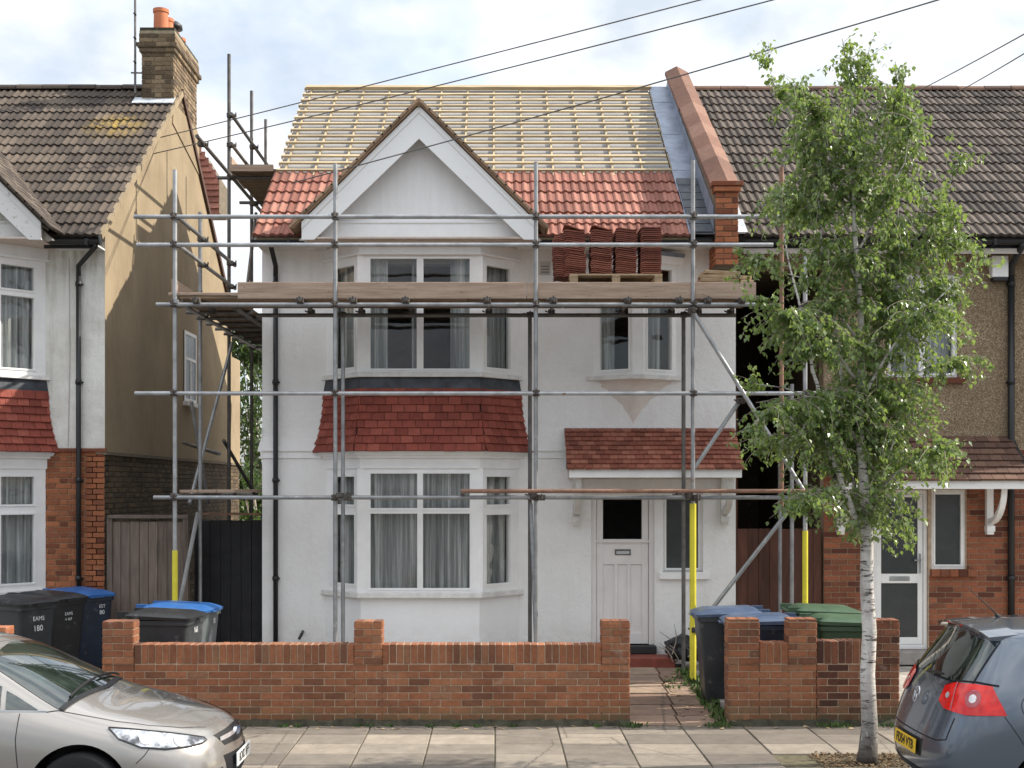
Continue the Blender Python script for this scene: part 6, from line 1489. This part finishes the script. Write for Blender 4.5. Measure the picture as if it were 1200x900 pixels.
for s in (-1, 1):
    sn = (0, s, .12)
    panel(FOC, fv, [F_(1.42, s*.8, .955), F_(1.66, s*.8, .96), F_(1.68, s*.8, 1.10), F_(1.60, s*.8, 1.06)], 'car_glass', 'quarter_light', nrm=sn)
    panel(FOC, fv, [F_(1.70, s*.8, .965), F_(2.45, s*.8, .985), F_(2.45, s*.8, 1.34), F_(2.10, s*.8, 1.325), F_(1.72, s*.8, 1.13)], 'car_glass', 'side_window', nrm=sn)
    panel(FOC, fv, [F_(2.5, s*.8, .985), F_(3.3, s*.8, 1.01), F_(3.2, s*.8, 1.32), F_(2.5, s*.8, 1.34)], 'car_glass', 'side_window', nrm=sn)
    seam(FOC, fv, [F_(1.36, s*.8, .94), F_(1.66, s*.8, .945), F_(2.5, s*.8, .965), F_(3.3, s*.8, .99)], sn, .014, 'chrome', 'window_trim', .004)
    seam(FOC, fv, [F_(1.55, s*.85, .935), F_(1.56, s*.9, .75), F_(1.53, s*.9, .45), F_(1.55, s*.9, .28)], sn); seam(FOC, fv, [F_(2.47, s*.85, .26), F_(2.47, s*.85, 1.36)], sn)
    seam(FOC, fv, [F_(.56, s*.84, .68), F_(.60, s*.86, .62), F_(.66, s*.88, .56)], (.2, s, 0))
    seam(FOC, fv, [F_(1.36, s*.80, .94), F_(1.25, s*.76, .95)], (0, s, 1), .008)
    seam(FOC, fv, [F_(1.28, s*.76, .93), F_(1.0, s*.745, .90), F_(.85, s*.73, .86), F_(.62, s*.655, .80), F_(.40, s*.52, .76), F_(.25, s*.36, .74)], (.15, s*.5, 1), .006)
    hn = (.75, s*.62, .25)
    hl = panel(FOC, fv, [F_(.84, s*.84, .835), F_(.72, s*.82, .825), F_(.55, s*.74, .785), F_(.40, s*.645, .745), F_(.29, s*.56, .71), F_(.235, s*.50, .685), F_(.225, s*.49, .665), F_(.26, s*.54, .645), F_(.34, s*.63, .636), F_(.48, s*.76, .645), F_(.62, s*.84, .68), F_(.76, s*.87, .755)], 'headlamp', 'headlight', nrm=hn, off=.008, step=.03)
    loop = [F_(.84, s*.84, .835), F_(.72, s*.82, .825), F_(.55, s*.74, .785), F_(.40, s*.645, .745), F_(.29, s*.56, .71), F_(.235, s*.50, .685), F_(.225, s*.49, .665), F_(.26, s*.54, .645), F_(.34, s*.63, .636), F_(.48, s*.76, .645), F_(.62, s*.84, .68), F_(.76, s*.87, .755), F_(.84, s*.84, .835)]
    seam(FOC, fv, loop, hn, .012, 'car_black', 'lamp_seal', .009)
    for (f, y, z, r_) in ((.40, .66, .69, .048), (.60, .80, .735, .042)):
        n_ = Vector(hn).normalized(); u_ = n_.cross(Vector((0, 0, 1))).normalized(); v_ = n_.cross(u_); cc = Vector(F_(f, s*y, z))
        panel(hl, fv, [cc+u_*r_*cos(k*pi/8)+v_*r_*sin(k*pi/8) for k in range(16)], 'lamp_clear', 'reflector', nrm=hn, off=.012, step=.05)
    mm = MB().box(LN-2.02, LN-1.86, s*.97-.08, s*.97+.08, .99, 1.12).build('door_mirror', 'silver_paint', None, bevel=.03); mm.parent = FOC
    # lower corner grille
    panel(FOC, fv, [F_(.10, s*.44, .45), F_(.20, s*.64, .40), F_(.2, s*.66, .27), F_(.1, s*.42, .27)], 'car_black', 'corner_grille', nrm=(.9, s*.3, 0), off=.005)
# upper grille with bar and oval badge, lower grille, plate
panel(FOC, fv, [F_(.1, -.40, .70), F_(.1, 0, .715), F_(.1, .40, .70), F_(.1, .34, .60), F_(.1, 0, .585), F_(.1, -.34, .60)], 'car_black', 'grille', nrm=(1, 0, .15), off=.005)
seam(FOC, fv, [F_(.1, -.37, .652), F_(.1, 0, .655), F_(.1, .37, .652)], (1, 0, .15), .035, 'lamp_clear', 'grille_bar', .010)
panel(FOC, fv, [F_(.1, -.40, .53), F_(.1, .40, .53), F_(.1, .34, .27), F_(.1, -.34, .27)], 'car_black', 'lower_grille', nrm=(1, 0, 0), off=.004)
h = fv.ray_cast(Vector((6, 0, .655)), Vector((-1, 0, 0)))[0]
ov = lambda sc_, x0_, x1_: MB().prism([(h.x+x0_, .088*sc_*cos(k*pi/12), .655+.040*sc_*sin(k*pi/12)) for k in range(24)], (0, 0, 0), (x1_-x0_, 0, 0))
e1 = ov(1.0, -.01, .016).build('badge', 'chrome', None); e1.parent = FOC; e2 = ov(.86, .0161, .018).build('badge_field', 'emblem_blue', None); e2.parent = e1
h = fv.ray_cast(Vector((6, 0, .42)), Vector((-1, 0, 0)))[0]
pm = MB().box(h.x+.004, h.x+.016, -.26, .26, .41, .52).build('number_plate', 'plate_white', None, bevel=.002); pm.parent = FOC
tx = text_mesh('BD02 BFF', .098, 'plate_text', .0006, .002); inst('plate_text', tx, (h.x+.0168, 0, .465), pm, (R(90), 0, R(90)), local=True)
